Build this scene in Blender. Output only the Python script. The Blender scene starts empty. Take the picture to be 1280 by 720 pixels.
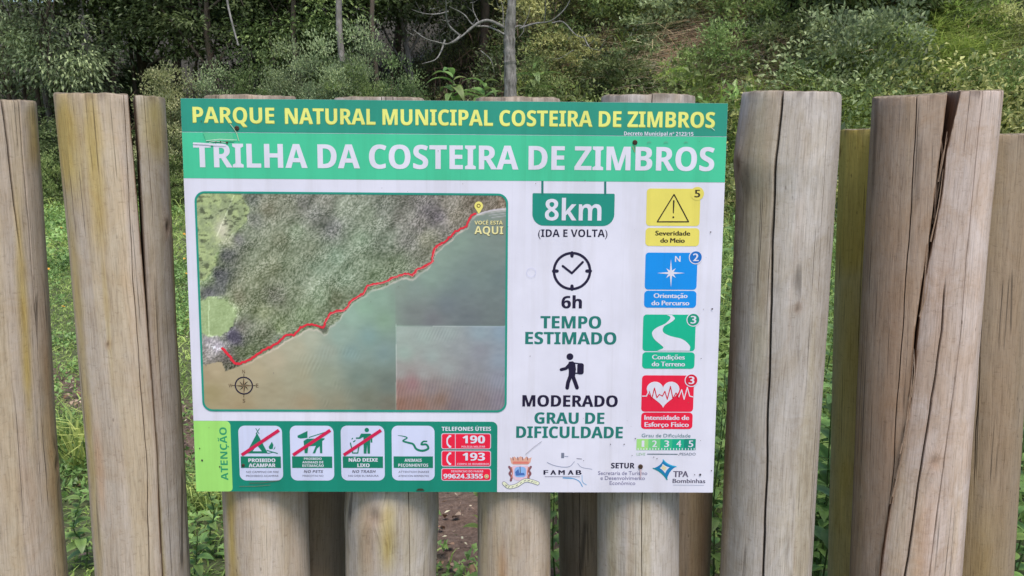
import bpy, math, random
import numpy as np
from mathutils import Vector
from mathutils.geometry import tessellate_polygon

scene = bpy.context.scene
COL = scene.collection

# ------------------------------------------------------------------ camera
FPX = 1005.0                    # focal length in photo pixels (1280 wide)
PITCH = math.radians(11.0)
EYE = np.array([0.0, 0.0, 1.5])
cam_d = bpy.data.cameras.new("camera")
cam_d.sensor_width = 36.0
cam_d.lens = 36.0 * FPX / 1280.0
cam_d.clip_start = 0.05
cam_d.clip_end = 900.0
cam = bpy.data.objects.new("camera", cam_d)
COL.objects.link(cam)
cam.location = EYE.tolist()
cam.rotation_euler = (math.pi / 2 - PITCH, 0, 0)
cam_d.dof.use_dof = True
cam_d.dof.focus_distance = 1.72
cam_d.dof.aperture_fstop = 22.0
scene.camera = cam

# ------------------------------------------------------------------ light
SUN_EL, SUN_AZ = math.radians(66), math.radians(158)   # azimuth clockwise from +Y: behind the camera, to its right
world = bpy.data.worlds.new("World")
scene.world = world
world.use_nodes = True
wn = world.node_tree
sky = wn.nodes.new("ShaderNodeTexSky")
sky.sky_type = 'NISHITA'
sky.sun_disc = False
sky.sun_elevation = SUN_EL
sky.sun_rotation = SUN_AZ
sky.air_density = 1.0
sky.dust_density = 1.5
sky.ozone_density = 1.0
wn.nodes["Background"].inputs[1].default_value = 0.145
wn.links.new(sky.outputs[0], wn.nodes["Background"].inputs[0])
sun_d = bpy.data.lights.new("sun", 'SUN')
sun_d.energy = 2.5
sun_d.angle = math.radians(24)
sun_d.color = (1.0, 0.93, 0.88)
sun = bpy.data.objects.new("sun", sun_d)
COL.objects.link(sun)
sun.location = (4, -8, 12)
_d = Vector((math.sin(SUN_AZ) * math.cos(SUN_EL), math.cos(SUN_AZ) * math.cos(SUN_EL), math.sin(SUN_EL)))
sun.rotation_euler = _d.to_track_quat('Z', 'Y').to_euler()

scene.view_settings.view_transform = 'Standard'
scene.view_settings.look = 'None'
scene.view_settings.exposure = 0.50
scene.view_settings.gamma = 1.0
scene.render.engine = 'CYCLES'
scene.cycles.max_bounces = 9
scene.cycles.diffuse_bounces = 6
scene.cycles.transparent_max_bounces = 4

# ------------------------------------------------------------------ small maths
rng = np.random.default_rng(11)
random.seed(5)
FWD = np.array([0, math.cos(PITCH), -math.sin(PITCH)])
UPV = np.array([0, math.sin(PITCH), math.cos(PITCH)])


def ray(px, py):
    d = FWD + np.array([1.0, 0, 0]) * (px - 640) / FPX + UPV * (360 - py) / FPX
    return d


def at(px, py, Y, slope=0.0):
    """world point seen at a photo pixel on the plane y = Y + (z-0.75)*slope"""
    d = ray(px, py)
    t = (Y + (EYE[2] - 0.75) * slope) / (d[1] - d[2] * slope)
    return EYE + d * t


def _hash(ix, iy, iz, seed):
    h = (ix * 374761393 + iy * 668265263 + iz * 2147483647 + seed * 1274126177) & 0xFFFFFFFF
    h = ((h ^ (h >> 13)) * 1274126177) & 0xFFFFFFFF
    h = h ^ (h >> 16)
    return (h & 0xFFFF) / 65535.0


def vnoise(x, y, z=0.0, seed=0):
    x, y, z = np.broadcast_arrays(np.asarray(x, float), np.asarray(y, float), np.asarray(z, float))
    xi, yi, zi = np.floor(x).astype(np.int64), np.floor(y).astype(np.int64), np.floor(z).astype(np.int64)
    fx, fy, fz = x - xi, y - yi, z - zi
    fx, fy, fz = [f * f * (3 - 2 * f) for f in (fx, fy, fz)]
    r = 0
    for a in (0, 1):
        for b in (0, 1):
            for c in (0, 1):
                w = (fx if a else 1 - fx) * (fy if b else 1 - fy) * (fz if c else 1 - fz)
                r = r + w * _hash(xi + a, yi + b, zi + c, seed)
    return r


def fbm(x, y, z=0.0, seed=0, octv=4):
    r, a, s, f = 0, 1.0, 0, 1.0
    for i in range(octv):
        r = r + a * vnoise(np.asarray(x) * f, np.asarray(y) * f, np.asarray(z) * f, seed + i)
        s += a
        a *= 0.5
        f *= 2.0
    return r / s


def smooth(a, b, x):
    t = np.clip((np.asarray(x, float) - a) / (b - a), 0, 1)
    return t * t * (3 - 2 * t)


# ------------------------------------------------------------------ mesh helpers
def make_mesh(name, verts, faces, mats=(), attrs=None, shade=False, face_mat=None):
    """verts (N,3); faces: list of int arrays (M,k) or list of tuples"""
    me = bpy.data.meshes.new(name)
    verts = np.asarray(verts, np.float32)
    if isinstance(faces, list) and faces and isinstance(faces[0], np.ndarray):
        loops = np.concatenate([f.ravel() for f in faces]).astype(np.int32)
        sizes = np.concatenate([np.full(len(f), f.shape[1]) for f in faces]).astype(np.int32)
    elif isinstance(faces, np.ndarray):
        loops = faces.ravel().astype(np.int32)
        sizes = np.full(len(faces), faces.shape[1], np.int32)
    else:
        loops = np.array([i for f in faces for i in f], np.int32)
        sizes = np.array([len(f) for f in faces], np.int32)
    me.vertices.add(len(verts))
    me.vertices.foreach_set("co", verts.ravel())
    me.loops.add(len(loops))
    me.loops.foreach_set("vertex_index", loops)
    me.polygons.add(len(sizes))
    st = np.zeros(len(sizes), np.int32)
    st[1:] = np.cumsum(sizes)[:-1]
    me.polygons.foreach_set("loop_start", st)
    if shade:
        me.polygons.foreach_set("use_smooth", np.ones(len(sizes), bool))
    else:
        me.polygons.foreach_set("use_smooth", np.zeros(len(sizes), bool))
    for m in mats:
        me.materials.append(m)
    if face_mat is not None:
        me.polygons.foreach_set("material_index", np.asarray(face_mat, np.int32))
    me.update(calc_edges=True)
    if attrs:
        for k, v in attrs.items():
            v = np.asarray(v, np.float32)
            if v.ndim == 1:
                a = me.attributes.new(k, 'FLOAT', 'POINT')
                a.data.foreach_set("value", v)
            elif v.shape[1] == 3:
                a = me.attributes.new(k, 'FLOAT_VECTOR', 'POINT')
                a.data.foreach_set("vector", v.ravel())
            else:
                a = me.attributes.new(k, 'FLOAT_COLOR', 'POINT')
                a.data.foreach_set("color", v.ravel())
    return me


def link(name, data, parent=None, loc=None, label=None, cat=None, group=None, kind=None):
    o = bpy.data.objects.new(name, data)
    COL.objects.link(o)
    if parent is not None:
        o.parent = parent
    if loc is not None:
        o.location = [float(v) for v in loc]
    tag(o, label, cat, group, kind)
    return o


def tag(o, label=None, cat=None, group=None, kind=None):
    if label:
        o["label"] = label
    if cat:
        o["category"] = cat
    if group:
        o["group"] = group
    if kind:
        o["kind"] = kind
    return o


def copy_thing(root, label=None, loc=None, rot=None, scale=None):
    r = root.copy()
    COL.objects.link(r)
    for ch in root.children:
        c = ch.copy()
        COL.objects.link(c)
        c.parent = r
        for g in ch.children:
            d = g.copy()
            COL.objects.link(d)
            d.parent = c
    if label:
        r["label"] = label
    if loc is not None:
        r.location = [float(v) for v in loc]
    if rot is not None:
        r.rotation_euler = rot
    if scale is not None:
        r.scale = scale if hasattr(scale, '__len__') else (scale,) * 3
    return r


def tube(path, radii, n=8, closed_end=True):
    """verts, quads of a tube round a polyline"""
    P = np.asarray(path, float)
    R = np.broadcast_to(np.asarray(radii, float), (len(P),))
    T = np.gradient(P, axis=0)
    T /= np.linalg.norm(T, axis=1, keepdims=True) + 1e-9
    ref = np.array([0.0, 0, 1.0]) if abs(T[0][2]) < 0.8 else np.array([1.0, 0, 0])
    vs = []
    for i in range(len(P)):
        a = np.cross(T[i], ref)
        a /= np.linalg.norm(a) + 1e-9
        b = np.cross(T[i], a)
        ang = np.arange(n) * 2 * math.pi / n
        vs.append(P[i] + R[i] * (np.cos(ang)[:, None] * a + np.sin(ang)[:, None] * b))
    V = np.concatenate(vs)
    k = np.arange(n)
    F = []
    for i in range(len(P) - 1):
        F.append(np.stack([i * n + k, i * n + (k + 1) % n, (i + 1) * n + (k + 1) % n, (i + 1) * n + k], 1))
    return V, np.concatenate(F)


def join(parts):
    vs, fs, off = [], [], 0
    for v, f in parts:
        vs.append(v)
        fs.append(f + off)
        off += len(v)
    return np.concatenate(vs), np.concatenate(fs)


def spline(pts, n=8):
    P = np.asarray(pts, float)
    Q = np.vstack([2 * P[0] - P[1], P, 2 * P[-1] - P[-2]])
    out = []
    for i in range(1, len(Q) - 2):
        for t in np.linspace(0, 1, n, endpoint=False):
            a, b, c, d = Q[i - 1], Q[i], Q[i + 1], Q[i + 2]
            out.append(0.5 * ((2 * b) + (c - a) * t + (2 * a - 5 * b + 4 * c - d) * t * t + (3 * b - a - 3 * c + d) * t ** 3))
    out.append(P[-1])
    return np.array(out)


# ------------------------------------------------------------------ materials
def nt(name):
    m = bpy.data.materials.new(name)
    m.use_nodes = True
    t = m.node_tree
    b = t.nodes["Principled BSDF"]
    return m, t, b


def N(t, kind, **kw):
    n = t.nodes.new(kind)
    for k, v in kw.items():
        setattr(n, k, v)
    return n


def ramp(t, fac, stops):
    r = N(t, "ShaderNodeValToRGB")
    el = r.color_ramp.elements
    while len(el) < len(stops):
        el.new(0.5)
    for e, (p, c) in zip(el, stops):
        e.position = p
        e.color = (*c, 1)
    t.links.new(fac, r.inputs[0])
    return r.outputs[0]


def mixc(t, fac, a, b, mode='MIX'):
    m = N(t, "ShaderNodeMix", data_type='RGBA', blend_type=mode)
    for sock, v in ((0, fac), (6, a), (7, b)):
        if isinstance(v, (int, float)):
            m.inputs[sock].default_value = v
        elif isinstance(v, tuple):
            m.inputs[sock].default_value = (*v, 1) if len(v) == 3 else v
        else:
            t.links.new(v, m.inputs[sock])
    return m.outputs[2]


def noise(t, vec, scale, detail=4, rough=0.55, dist=0.0):
    n = N(t, "ShaderNodeTexNoise")
    n.inputs["Scale"].default_value = scale
    n.inputs["Detail"].default_value = detail
    n.inputs["Roughness"].default_value = rough
    n.inputs["Distortion"].default_value = dist
    if vec is not None:
        t.links.new(vec, n.inputs["Vector"])
    return n.outputs[0]


def attr(t, name):
    a = N(t, "ShaderNodeAttribute")
    a.attribute_name = name
    return a


def mapping(t, vec, scale):
    m = N(t, "ShaderNodeMapping")
    m.inputs["Scale"].default_value = scale
    t.links.new(vec, m.inputs[0])
    return m.outputs[0]


def mathn(t, op, a, b=None, clamp=False):
    m = N(t, "ShaderNodeMath", operation=op, use_clamp=clamp)
    for i, v in enumerate((a, b)):
        if v is None:
            continue
        if isinstance(v, (int, float)):
            m.inputs[i].default_value = v
        else:
            t.links.new(v, m.inputs[i])
    return m.outputs[0]


def bump(t, height, strength, dist, bsdf):
    b = N(t, "ShaderNodeBump")
    b.inputs["Strength"].default_value = strength
    b.inputs["Distance"].default_value = dist
    t.links.new(height, b.inputs["Height"])
    t.links.new(b.outputs[0], bsdf.inputs["Normal"])


def wood_mat(name, dark, light, grey, greyamt=0.5):
    """weathered round timber; 'gc' is the grain coordinate, masks come from the mesh"""
    dark, light, grey = [tuple(v * k for v, k in zip(q, (1.38, 1.38, 1.43))) for q in (dark, light, grey)]
    m, t, b = nt(name)
    gc = attr(t, "gc").outputs["Vector"]
    g1 = noise(t, mapping(t, gc, (38, 38, 1.2)), 1.0, 5, 0.6, 0.3)
    gm_ = noise(t, mapping(t, gc, (130, 130, 7.0)), 1.0, 5, 0.7)
    g2 = noise(t, mapping(t, gc, (330, 330, 14.0)), 1.0, 3, 0.75)
    g3 = noise(t, mapping(t, gc, (14, 14, 10)), 1.0, 7, 0.75, 0.8)
    g4 = noise(t, mapping(t, gc, (70, 70, 130)), 1.0, 6, 0.75)
    mid = tuple(0.5 * (p + q) for p, q in zip(dark, light))
    base = ramp(t, g1, [(0.25, tuple(0.35 * p + 0.65 * q for p, q in zip(dark, mid))), (0.75, tuple(0.35 * p + 0.65 * q for p, q in zip(light, mid)))])
    c = mixc(t, 0.9, base, ramp(t, gm_, [(0.30, (0.87, 0.86, 0.84)), (0.50, (1, 1, 1)), (0.70, (1.06, 1.06, 1.06))]), 'MULTIPLY')
    c = mixc(t, 1.0, c, ramp(t, g2, [(0.34, (0.74, 0.72, 0.70)), (0.48, (1, 1, 1)), (0.68, (1.12, 1.12, 1.12))]), 'MULTIPLY')
    gm = ramp(t, g3, [(0.38, (0, 0, 0)), (0.66, (1, 1, 1))])
    c = mixc(t, mathn(t, 'MULTIPLY', gm, greyamt * 0.75), c, mixc(t, 0.7, grey, ramp(t, g2, [(0.3, (0.62, 0.61, 0.60)), (0.6, (1.05, 1.05, 1.05))]), 'MULTIPLY'))
    sp = ramp(t, g4, [(0.30, (0.66, 0.63, 0.60)), (0.44, (1, 1, 1)), (0.62, (1, 1, 1)), (0.74, (1.22, 1.22, 1.21))])
    c = mixc(t, 0.75, c, sp, 'MULTIPLY')
    # small nicks
    v2 = N(t, "ShaderNodeTexVoronoi", feature='F1')
    t.links.new(mapping(t, gc, (48, 48, 19)), v2.inputs["Vector"])
    v2.inputs["Scale"].default_value = 1.0
    nk = ramp(t, v2.outputs["Distance"], [(0.0, (1, 1, 1)), (0.07, (0.8, 0.8, 0.8)), (0.11, (0, 0, 0))])
    ng = ramp(t, noise(t, mapping(t, gc, (11, 11, 6)), 1.0, 3), [(0.54, (0, 0, 0)), (0.60, (1, 1, 1))])
    c = mixc(t, mathn(t, 'MULTIPLY', mathn(t, 'MULTIPLY', nk, ng), 0.6), c, (0.09, 0.065, 0.045))
    # long dark hairline checks
    vo = N(t, "ShaderNodeTexVoronoi", feature='DISTANCE_TO_EDGE')
    t.links.new(mapping(t, gc, (30, 30, 0.45)), vo.inputs["Vector"])
    vo.inputs["Scale"].default_value = 1.0
    hair = ramp(t, vo.outputs["Distance"], [(0.0, (1, 1, 1)), (0.020, (0.6, 0.6, 0.6)), (0.026, (0, 0, 0))])
    gate = ramp(t, noise(t, mapping(t, gc, (9, 9, 4)), 1.0, 2), [(0.54, (0, 0, 0)), (0.62, (1, 1, 1))])
    hair = mathn(t, 'MULTIPLY', hair, gate)
    c = mixc(t, mathn(t, 'MULTIPLY', hair, 0.75), c, (0.05, 0.04, 0.03))
    def tint(c, key, amt, col):
        return mixc(t, mathn(t, 'MULTIPLY', attr(t, key).outputs["Fac"], amt, True), c, mixc(t, 1.0, c, col, 'MULTIPLY'))
    c = tint(c, "alg", 1.0, (1.0, 0.90, 0.42))
    c = tint(c, "org", 0.9, (0.92, 0.66, 0.45))
    c = tint(c, "pal", 0.9, (1.30, 1.33, 1.36))
    c = mixc(t, attr(t, "drk").outputs["Fac"], c, (0.035, 0.022, 0.014))
    t.links.new(c, b.inputs["Base Color"])
    b.inputs["Roughness"].default_value = 0.85
    b.inputs["Specular IOR Level"].default_value = 0.25
    h = mathn(t, 'ADD', mathn(t, 'MULTIPLY', g2, 0.8), mathn(t, 'ADD', gm_, mathn(t, 'MULTIPLY', g4, 0.5)))
    h = mathn(t, 'SUBTRACT', h, mathn(t, 'MULTIPLY', hair, 1.2))
    bump(t, h, 0.5, 0.0022, b)
    return m


def leaf_mat(name, c1, c2, c3, trans=0.30, rough=0.5, patch=0.35, pcol=None):
    c1 = tuple(v * k for v, k in zip(c1, (1.0, 0.95, 0.8)))
    c2 = tuple(v * k for v, k in zip(c2, (1.85, 1.72, 1.28)))
    c3 = tuple(min(0.7, v * k) for v, k in zip(c3, (2.15, 2.10, 1.42)))
    m, t, b = nt(name)
    r = attr(t, "rnd").outputs["Fac"]
    c = ramp(t, r, [(0.05, c1), (0.45, c2), (0.95, c3)])
    tc = N(t, "ShaderNodeTexCoord")
    oi = N(t, "ShaderNodeObjectInfo")
    n = noise(t, tc.outputs["Object"], 1.7, 3)
    if pcol is None:
        pcol = tuple(x * 0.85 for x in c1)
    c = mixc(t, mathn(t, 'MULTIPLY', ramp(t, n, [(0.42, (0, 0, 0)), (0.62, (1, 1, 1))]), patch), c, pcol)
    hs = N(t, "ShaderNodeHueSaturation")
    hs.inputs["Saturation"].default_value = 0.85
    t.links.new(mathn(t, 'ADD', 0.474, mathn(t, 'MULTIPLY', oi.outputs["Random"], 0.03)), hs.inputs["Hue"])
    t.links.new(mathn(t, 'ADD', 0.98, mathn(t, 'MULTIPLY', oi.outputs["Random"], 0.35)), hs.inputs["Value"])
    t.links.new(c, hs.inputs["Color"])
    c = hs.outputs[0]
    t.links.new(c, b.inputs["Base Color"])
    b.inputs["Roughness"].default_value = rough
    b.inputs["Specular IOR Level"].default_value = 0.35
    tr = N(t, "ShaderNodeBsdfTranslucent")
    t.links.new(c, tr.inputs[0])
    mx = N(t, "ShaderNodeMixShader")
    mx.inputs[0].default_value = trans
    t.links.new(b.outputs[0], mx.inputs[1])
    t.links.new(tr.outputs[0], mx.inputs[2])
    t.links.new(mx.outputs[0], t.nodes["Material Output"].inputs[0])
    return m


def bark_mat(name, dark, light, scale=30):
    m, t, b = nt(name)
    tc = N(t, "ShaderNodeTexCoord").outputs["Object"]
    n1 = noise(t, mapping(t, tc, (scale, scale, scale * 0.25)), 1.0, 6, 0.65)
    n2 = noise(t, tc, 5.0, 3)
    c = ramp(t, n1, [(0.3, dark), (0.7, light)])
    c = mixc(t, mathn(t, 'MULTIPLY', ramp(t, n2, [(0.45, (0, 0, 0)), (0.6, (1, 1, 1))]), 0.5), c, tuple(0.5 * (a + b_) for a, b_ in zip(dark, (0.08, 0.10, 0.06))))
    t.links.new(c, b.inputs["Base Color"])
    b.inputs["Roughness"].default_value = 0.9
    bump(t, n1, 0.6, 0.01, b)
    return m


def print_mat(name, rgb, rough=0.42, dirt=0.10):
    """flat printed vinyl: colour with slight fading and grime"""
    m, t, b = nt(name)
    tc = N(t, "ShaderNodeTexCoord").outputs["Object"]
    n1 = noise(t, tc, 6.0, 5, 0.6)
    n2 = noise(t, mapping(t, tc, (160, 60, 1)), 1.0, 4, 0.6)
    k = ramp(t, n1, [(0.35, (1 - dirt,) * 3), (0.65, (1, 1, 1))])
    c = mixc(t, 1.0, rgb, k, 'MULTIPLY')
    n3 = noise(t, mapping(t, tc, (28, 28, 1.6)), 1.0, 5, 0.65)
    c = mixc(t, 1.0, c, ramp(t, n3, [(0.30, (1 - dirt * 0.9, 1 - dirt, 1 - dirt * 1.2)), (0.52, (1, 1, 1))]), 'MULTIPLY')
    k2 = ramp(t, n2, [(0.62, (1, 1, 1)), (0.80, (1 - dirt,) * 3)])
    c = mixc(t, 1.0, c, k2, 'MULTIPLY')
    t.links.new(c, b.inputs["Base Color"])
    b.inputs["Roughness"].default_value = rough
    b.inputs["Specular IOR Level"].default_value = 0.3
    return m


ILL = np.array([0.80, 0.835, 0.875])     # what a fully white print measures (linear) in this light


def lin(c):
    c = np.asarray(c, float) / 255.0
    return np.where(c <= 0.04045, c / 12.92, ((c + 0.055) / 1.055) ** 2.4)


def obs(r, g, b):
    """printed ink that reads r,g,b in the photograph -> base colour"""
    return tuple(float(v) for v in np.clip(lin((r, g, b)) / ILL, 0.004, 0.85))

# ================================================================== FENCE POSTS
LEAN = 0.0737                     # the fence leans back with the sign board
BW, BH = 1.1, 0.817               # sign board size
BC = np.array([-0.11664295, 1.62919315, 1.1536215])
BR = np.array([[0.99987312, -0.0139769, 0.00764103],
               [0.0133778, 0.99720443, 0.07351439],
               [-0.00864717, -0.07340284, 0.99726488]])
ZB = -0.12                        # posts go into the ground


def theta_of(u):
    return -math.acos(max(-0.999, min(0.999, u)))


def zrow(row, Y0):
    return at(640, row, Y0, LEAN)[2]


def post_axis(edges, Y0):
    rows = []
    for (py, xl, xr) in edges:
        a, b = at(xl, py, Y0, LEAN), at(xr, py, Y0, LEAN)
        rows.append((a[2], 0.5 * (a[0] + b[0]), 0.5 * (b[0] - a[0])))
    rows.sort()
    return np.array(rows)


def interp_ext(z, zs, vs):
    z = np.asarray(z, float)
    r = np.interp(z, zs, vs)
    k = (vs[-1] - vs[0]) / (zs[-1] - zs[0])
    return r + np.where(z < zs[0], (z - zs[0]) * k, 0)


def build_shaft(edges, Y0, seed=0, cracks=(), feats=(), tilt=(0, 0), clamp=None, wob=0.012, nz=190, nth=96):
    ax = post_axis(edges, Y0)
    ztop = ax[-1, 0]
    alpha = math.atan2(float(np.mean(ax[:, 1])), Y0)      # which way the visible side of the post faces

    def theta_of(u):
        return -math.acos(max(-0.999, min(0.999, u))) - alpha
    # angular parameter grid, clustered at the cracks
    anchors = []
    for c in cracks:
        rows = np.array([(zrow(r, Y0), theta_of(u)) for r, u in c['path']])
        rows = rows[np.argsort(rows[:, 0])]
        anchors.append((float(np.mean(rows[:, 1])), rows, c))
    anchors.sort(key=lambda a: a[0])
    base = -math.pi / 2 + (np.arange(nth) - nth / 2) * 2 * math.pi / nth
    par = list(base)
    rmean = float(np.mean(ax[:, 2]))
    for th0, _, c in anchors:
        w = c['w'] / rmean
        par = [p for p in par if abs(p - th0) > w * 1.6]
        par += [th0 + w * k for k in (-1.4, -1.0, -0.55, -0.2, 0.2, 0.55, 1.0, 1.4)]
    par = np.array(sorted(par))
    n = len(par)
    s = np.linspace(0, 1, nz)
    s[-2] = 1 - 0.0022
    zr = ZB + s * (ztop - ZB)
    cx = interp_ext(zr, ax[:, 0], ax[:, 1])
    rr = np.interp(zr, ax[:, 0], ax[:, 2])
    kk = np.exp(-np.linspace(-2, 2, 13) ** 2)
    kk /= kk.sum()
    cx, rr = [np.convolve(np.concatenate([2 * q[0] - q[6:0:-1], q, 2 * q[-1] - q[-2:-8:-1]]), kk, 'valid') for q in (cx, rr)]
    th = np.tile(par, (nz, 1))
    if anchors:
        xs = [base[0] - 0.2] + [a[0] for a in anchors] + [base[-1] + 0.2]
        for i in range(nz):
            wav = [0.010 / rmean * (fbm(zr[i] * 5, seed + 3.3 * k, 0, seed, 4) - 0.5) for k in range(len(anchors))]
            ys = [xs[0]] + [float(np.interp(zr[i], a[1][:, 0], a[1][:, 1])) + wv for a, wv in zip(anchors, wav)] + [xs[-1]]
            th[i] = np.interp(par, xs, ys)
    Z = np.tile(zr[:, None], (1, n))
    ct, st = np.cos(th), np.sin(th)
    R = rr[:, None] * np.ones((1, n))
    # uneven round section
    R = R * (1 + wob * 2 * (fbm(ct * 1.3 + 9, st * 1.3 + 9, Z * 1.6, seed, 3) - 0.5))
    R = R + 0.0022 * (fbm(ct * 9 + 20, st * 9 + 20, Z * 1.3 + 7, seed + 5, 3) - 0.5)
    R = R + 0.0012 * (fbm(ct * 26 + 20, st * 26 + 20, Z * 2.0, seed + 8, 2) - 0.5)
    att = {k: np.zeros_like(R) for k in ('alg', 'org', 'drk', 'pal')}
    swirl = np.zeros_like(R)
    for (th0, rows, c), _k in zip(anchors, range(9)):
        z0, z1 = sorted((zrow(c['rows'][0], Y0), zrow(c['rows'][1], Y0)))
        thc = np.interp(zr, rows[:, 0], rows[:, 1])
        wz = c['w'] / rmean
        prof = smooth(z0 - 0.001, z0 + 0.12, Z) * (1 - smooth(z1 - 0.08, z1 + 0.001, Z) if c.get('fadetop', False) else 1.0 * (Z <= z1 + 1))
        j = np.abs(par - th0)[None, :] / wz
        shape = np.clip(1 - j, 0, 1)
        R = R - c['d'] * np.sqrt(shape) * prof
        att['drk'] = np.maximum(att['drk'], np.clip(1.2 * (1 - j * 1.15), 0, 1) * prof * 0.95)
    for f in feats:
        kind, u, row = f[0], f[1], f[2]
        thf = theta_of(u)
        arc = (th - thf) * rr[:, None]
        if kind == 'knot':
            size = f[3]
            z0 = zrow(row, Y0)
            d2 = (arc / size) ** 2 + ((Z - z0) / (size * 1.5)) ** 2
            R = R + 0.16 * size * np.exp(-d2 / 2.2) - 0.42 * size * np.exp(-d2 * 3)
            att['drk'] = np.maximum(att['drk'], f[4] * np.exp(-d2 * 2.2))
            att['org'] = np.maximum(att['org'], 0.55 * np.exp(-d2 / 1.6))
            swirl += np.sign(arc) * size * 0.8 * np.exp(-d2 / 3)
            continue
        row1, hw, st_ = f[3], f[4], f[5]
        u1 = f[6] if len(f) > 6 else u
        za, zb = zrow(row, Y0), zrow(row1, Y0)
        thc = np.interp(Z, [min(za, zb), max(za, zb)], [theta_of(u1), thf] if za > zb else [thf, theta_of(u1)])
        arc = (th - thc) * rr[:, None]
        nn = fbm(arc * 30 + 50, Z * 9, seed * 1.7, seed + 21, 4)
        nn2 = fbm(arc * 14 + 50, Z * 14, seed * 2.7, seed + 31, 4)
        hwv = hw * (0.55 + 0.9 * nn2)
        ma = 1 - smooth(0.0, 1.5, np.abs(arc) / hwv)
        lo, hi = min(za, zb), max(za, zb)
        soft = max(0.02, (hi - lo) * 0.32)
        mz = smooth(lo - soft, lo + soft, Z) * (1 - smooth(hi - soft, hi + soft, Z))
        att[kind] = np.maximum(att[kind], np.clip(ma * mz * st_ * (0.5 + nn), 0, 1))
    # broad natural greenish film, different on each post
    nn = fbm(ct * 2.2 + 30, st * 2.2 + 30, Z * 1.5, seed + 44, 4)
    att['alg'] = np.maximum(att['alg'], 0.22 * smooth(0.52, 0.72, nn))
    nn = fbm(ct * 3.2 + 60, st * 3.2 + 60, Z * 2.5, seed + 54, 4)
    att['org'] = np.maximum(att['org'], 0.20 * smooth(0.58, 0.75, nn))
    nn = fbm(ct * 5 + 10, st * 5 + 10, Z * 7, seed + 64, 5)
    att['pal'] = np.maximum(att['pal'], 0.35 * smooth(0.56, 0.70, nn))
    att['drk'] = np.maximum(att['drk'], 0.55 * smooth(0.985, 1.0, Z / ztop) * smooth(0.35, 0.65, fbm(ct * 6, st * 6, Z * 20, seed + 12, 4)))
    R[-1] *= 0.985
    dx, dy = R * ct, R * st
    if clamp is not None:
        side, delta, crow = clamp          # side +1: keeps its left, -1: keeps its right; crow: [(row, px)] of the split
        phi = -alpha if side > 0 else math.pi - alpha + delta
        nx, ny = math.cos(phi), math.sin(phi)
        er = np.array(sorted(edges))
        fr = []
        for row, px in crow:
            xl, xr = np.interp(row, er[:, 0], er[:, 1]), np.interp(row, er[:, 0], er[:, 2])
            fr.append((zrow(row, Y0), (px - 0.5 * (xl + xr)) / (0.5 * (xr - xl))))
        fr = np.array(sorted(fr))
        q_ = np.interp(zr, fr[:, 0], fr[:, 1])
        # the plane passes through the split line on the round surface
        ex_, ey_ = math.cos(-alpha), math.sin(-alpha)                 # sideways as seen
        fx_, fy_ = -math.sin(alpha), -math.cos(alpha)                 # towards the viewer
        sx_ = rr * q_
        fz_ = rr * np.sqrt(np.clip(1 - q_ ** 2, 0.02, 1))
        cpos = (sx_ * ex_ + fz_ * fx_) * nx + (sx_ * ey_ + fz_ * fy_) * ny
        over = dx * nx + dy * ny - cpos[:, None] - 0.0035 * (fbm(dy * 30 + 5, Z * 3, 0, seed + 71, 3) - 0.5)
        m = over > 0
        dx = np.where(m, dx - over * nx, dx)
        dy = np.where(m, dy - over * ny, dy)
        att['org'] = np.where(m, 0.8, att['org'])
        att['drk'] = np.where(m, 0.45 * fbm(dy * 60, Z * 4, 0, seed + 3, 3) + 0.25, att['drk'])  # split face darkened: shade inside the gap is put into the colour
    tz = tilt[0] * dx + tilt[1] * dy
    Zv = Z + s[:, None] ** 6 * tz + (s[:, None] ** 40) * 0.006 * (fbm(ct * 4, st * 4, 0, seed + 9, 4) - 0.5)
    X = cx[:, None] + dx
    Yv = Y0 + (Z - 0.75) * LEAN + dy
    gc = np.stack([np.cos(th + swirl / rmean) * rmean + seed * 1.37, np.sin(th + swirl / rmean) * rmean, Z], -1)
    base_pt = np.array([interp_ext(0.0, ax[:, 0], ax[:, 1]), Y0 - 0.75 * LEAN, 0.0])
    V = np.stack([X, Yv, Zv], -1).reshape(-1, 3) - base_pt
    k = np.arange(n)
    F = np.concatenate([np.stack([i * n + k, i * n + (k + 1) % n, (i + 1) * n + (k + 1) % n, (i + 1) * n + k], 1) for i in range(nz - 1)])
    A = {q: v.reshape(-1) for q, v in att.items()}
    A['gc'] = gc.reshape(-1, 3)
    top = V[-n:]
    return V, F, A, top, base_pt


def build_cap(top, seed):
    n = len(top)
    c = top.mean(0)
    ks = [1.0, 0.93, 0.8, 0.62, 0.42, 0.22, 0.05]
    vs = []
    for q in ks:
        p = c + (top - c) * q
        p[:, 2] += 0.0025 * (fbm(p[:, 0] * 60, p[:, 1] * 60, 0, seed, 3) - 0.5) * (1 if q < 1 else 0) + (0.0015 if q < 0.95 else 0)
        vs.append(p)
    V = np.concatenate(vs)
    k = np.arange(n)
    F = [np.stack([i * n + k, i * n + (k + 1) % n, (i + 1) * n + (k + 1) % n, (i + 1) * n + k], 1) for i in range(len(ks) - 1)]
    i = len(ks) - 1
    fl = [tuple(f) for f in np.concatenate(F)] + [tuple(int(x) for x in i * n + k)]
    return V, fl


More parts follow.
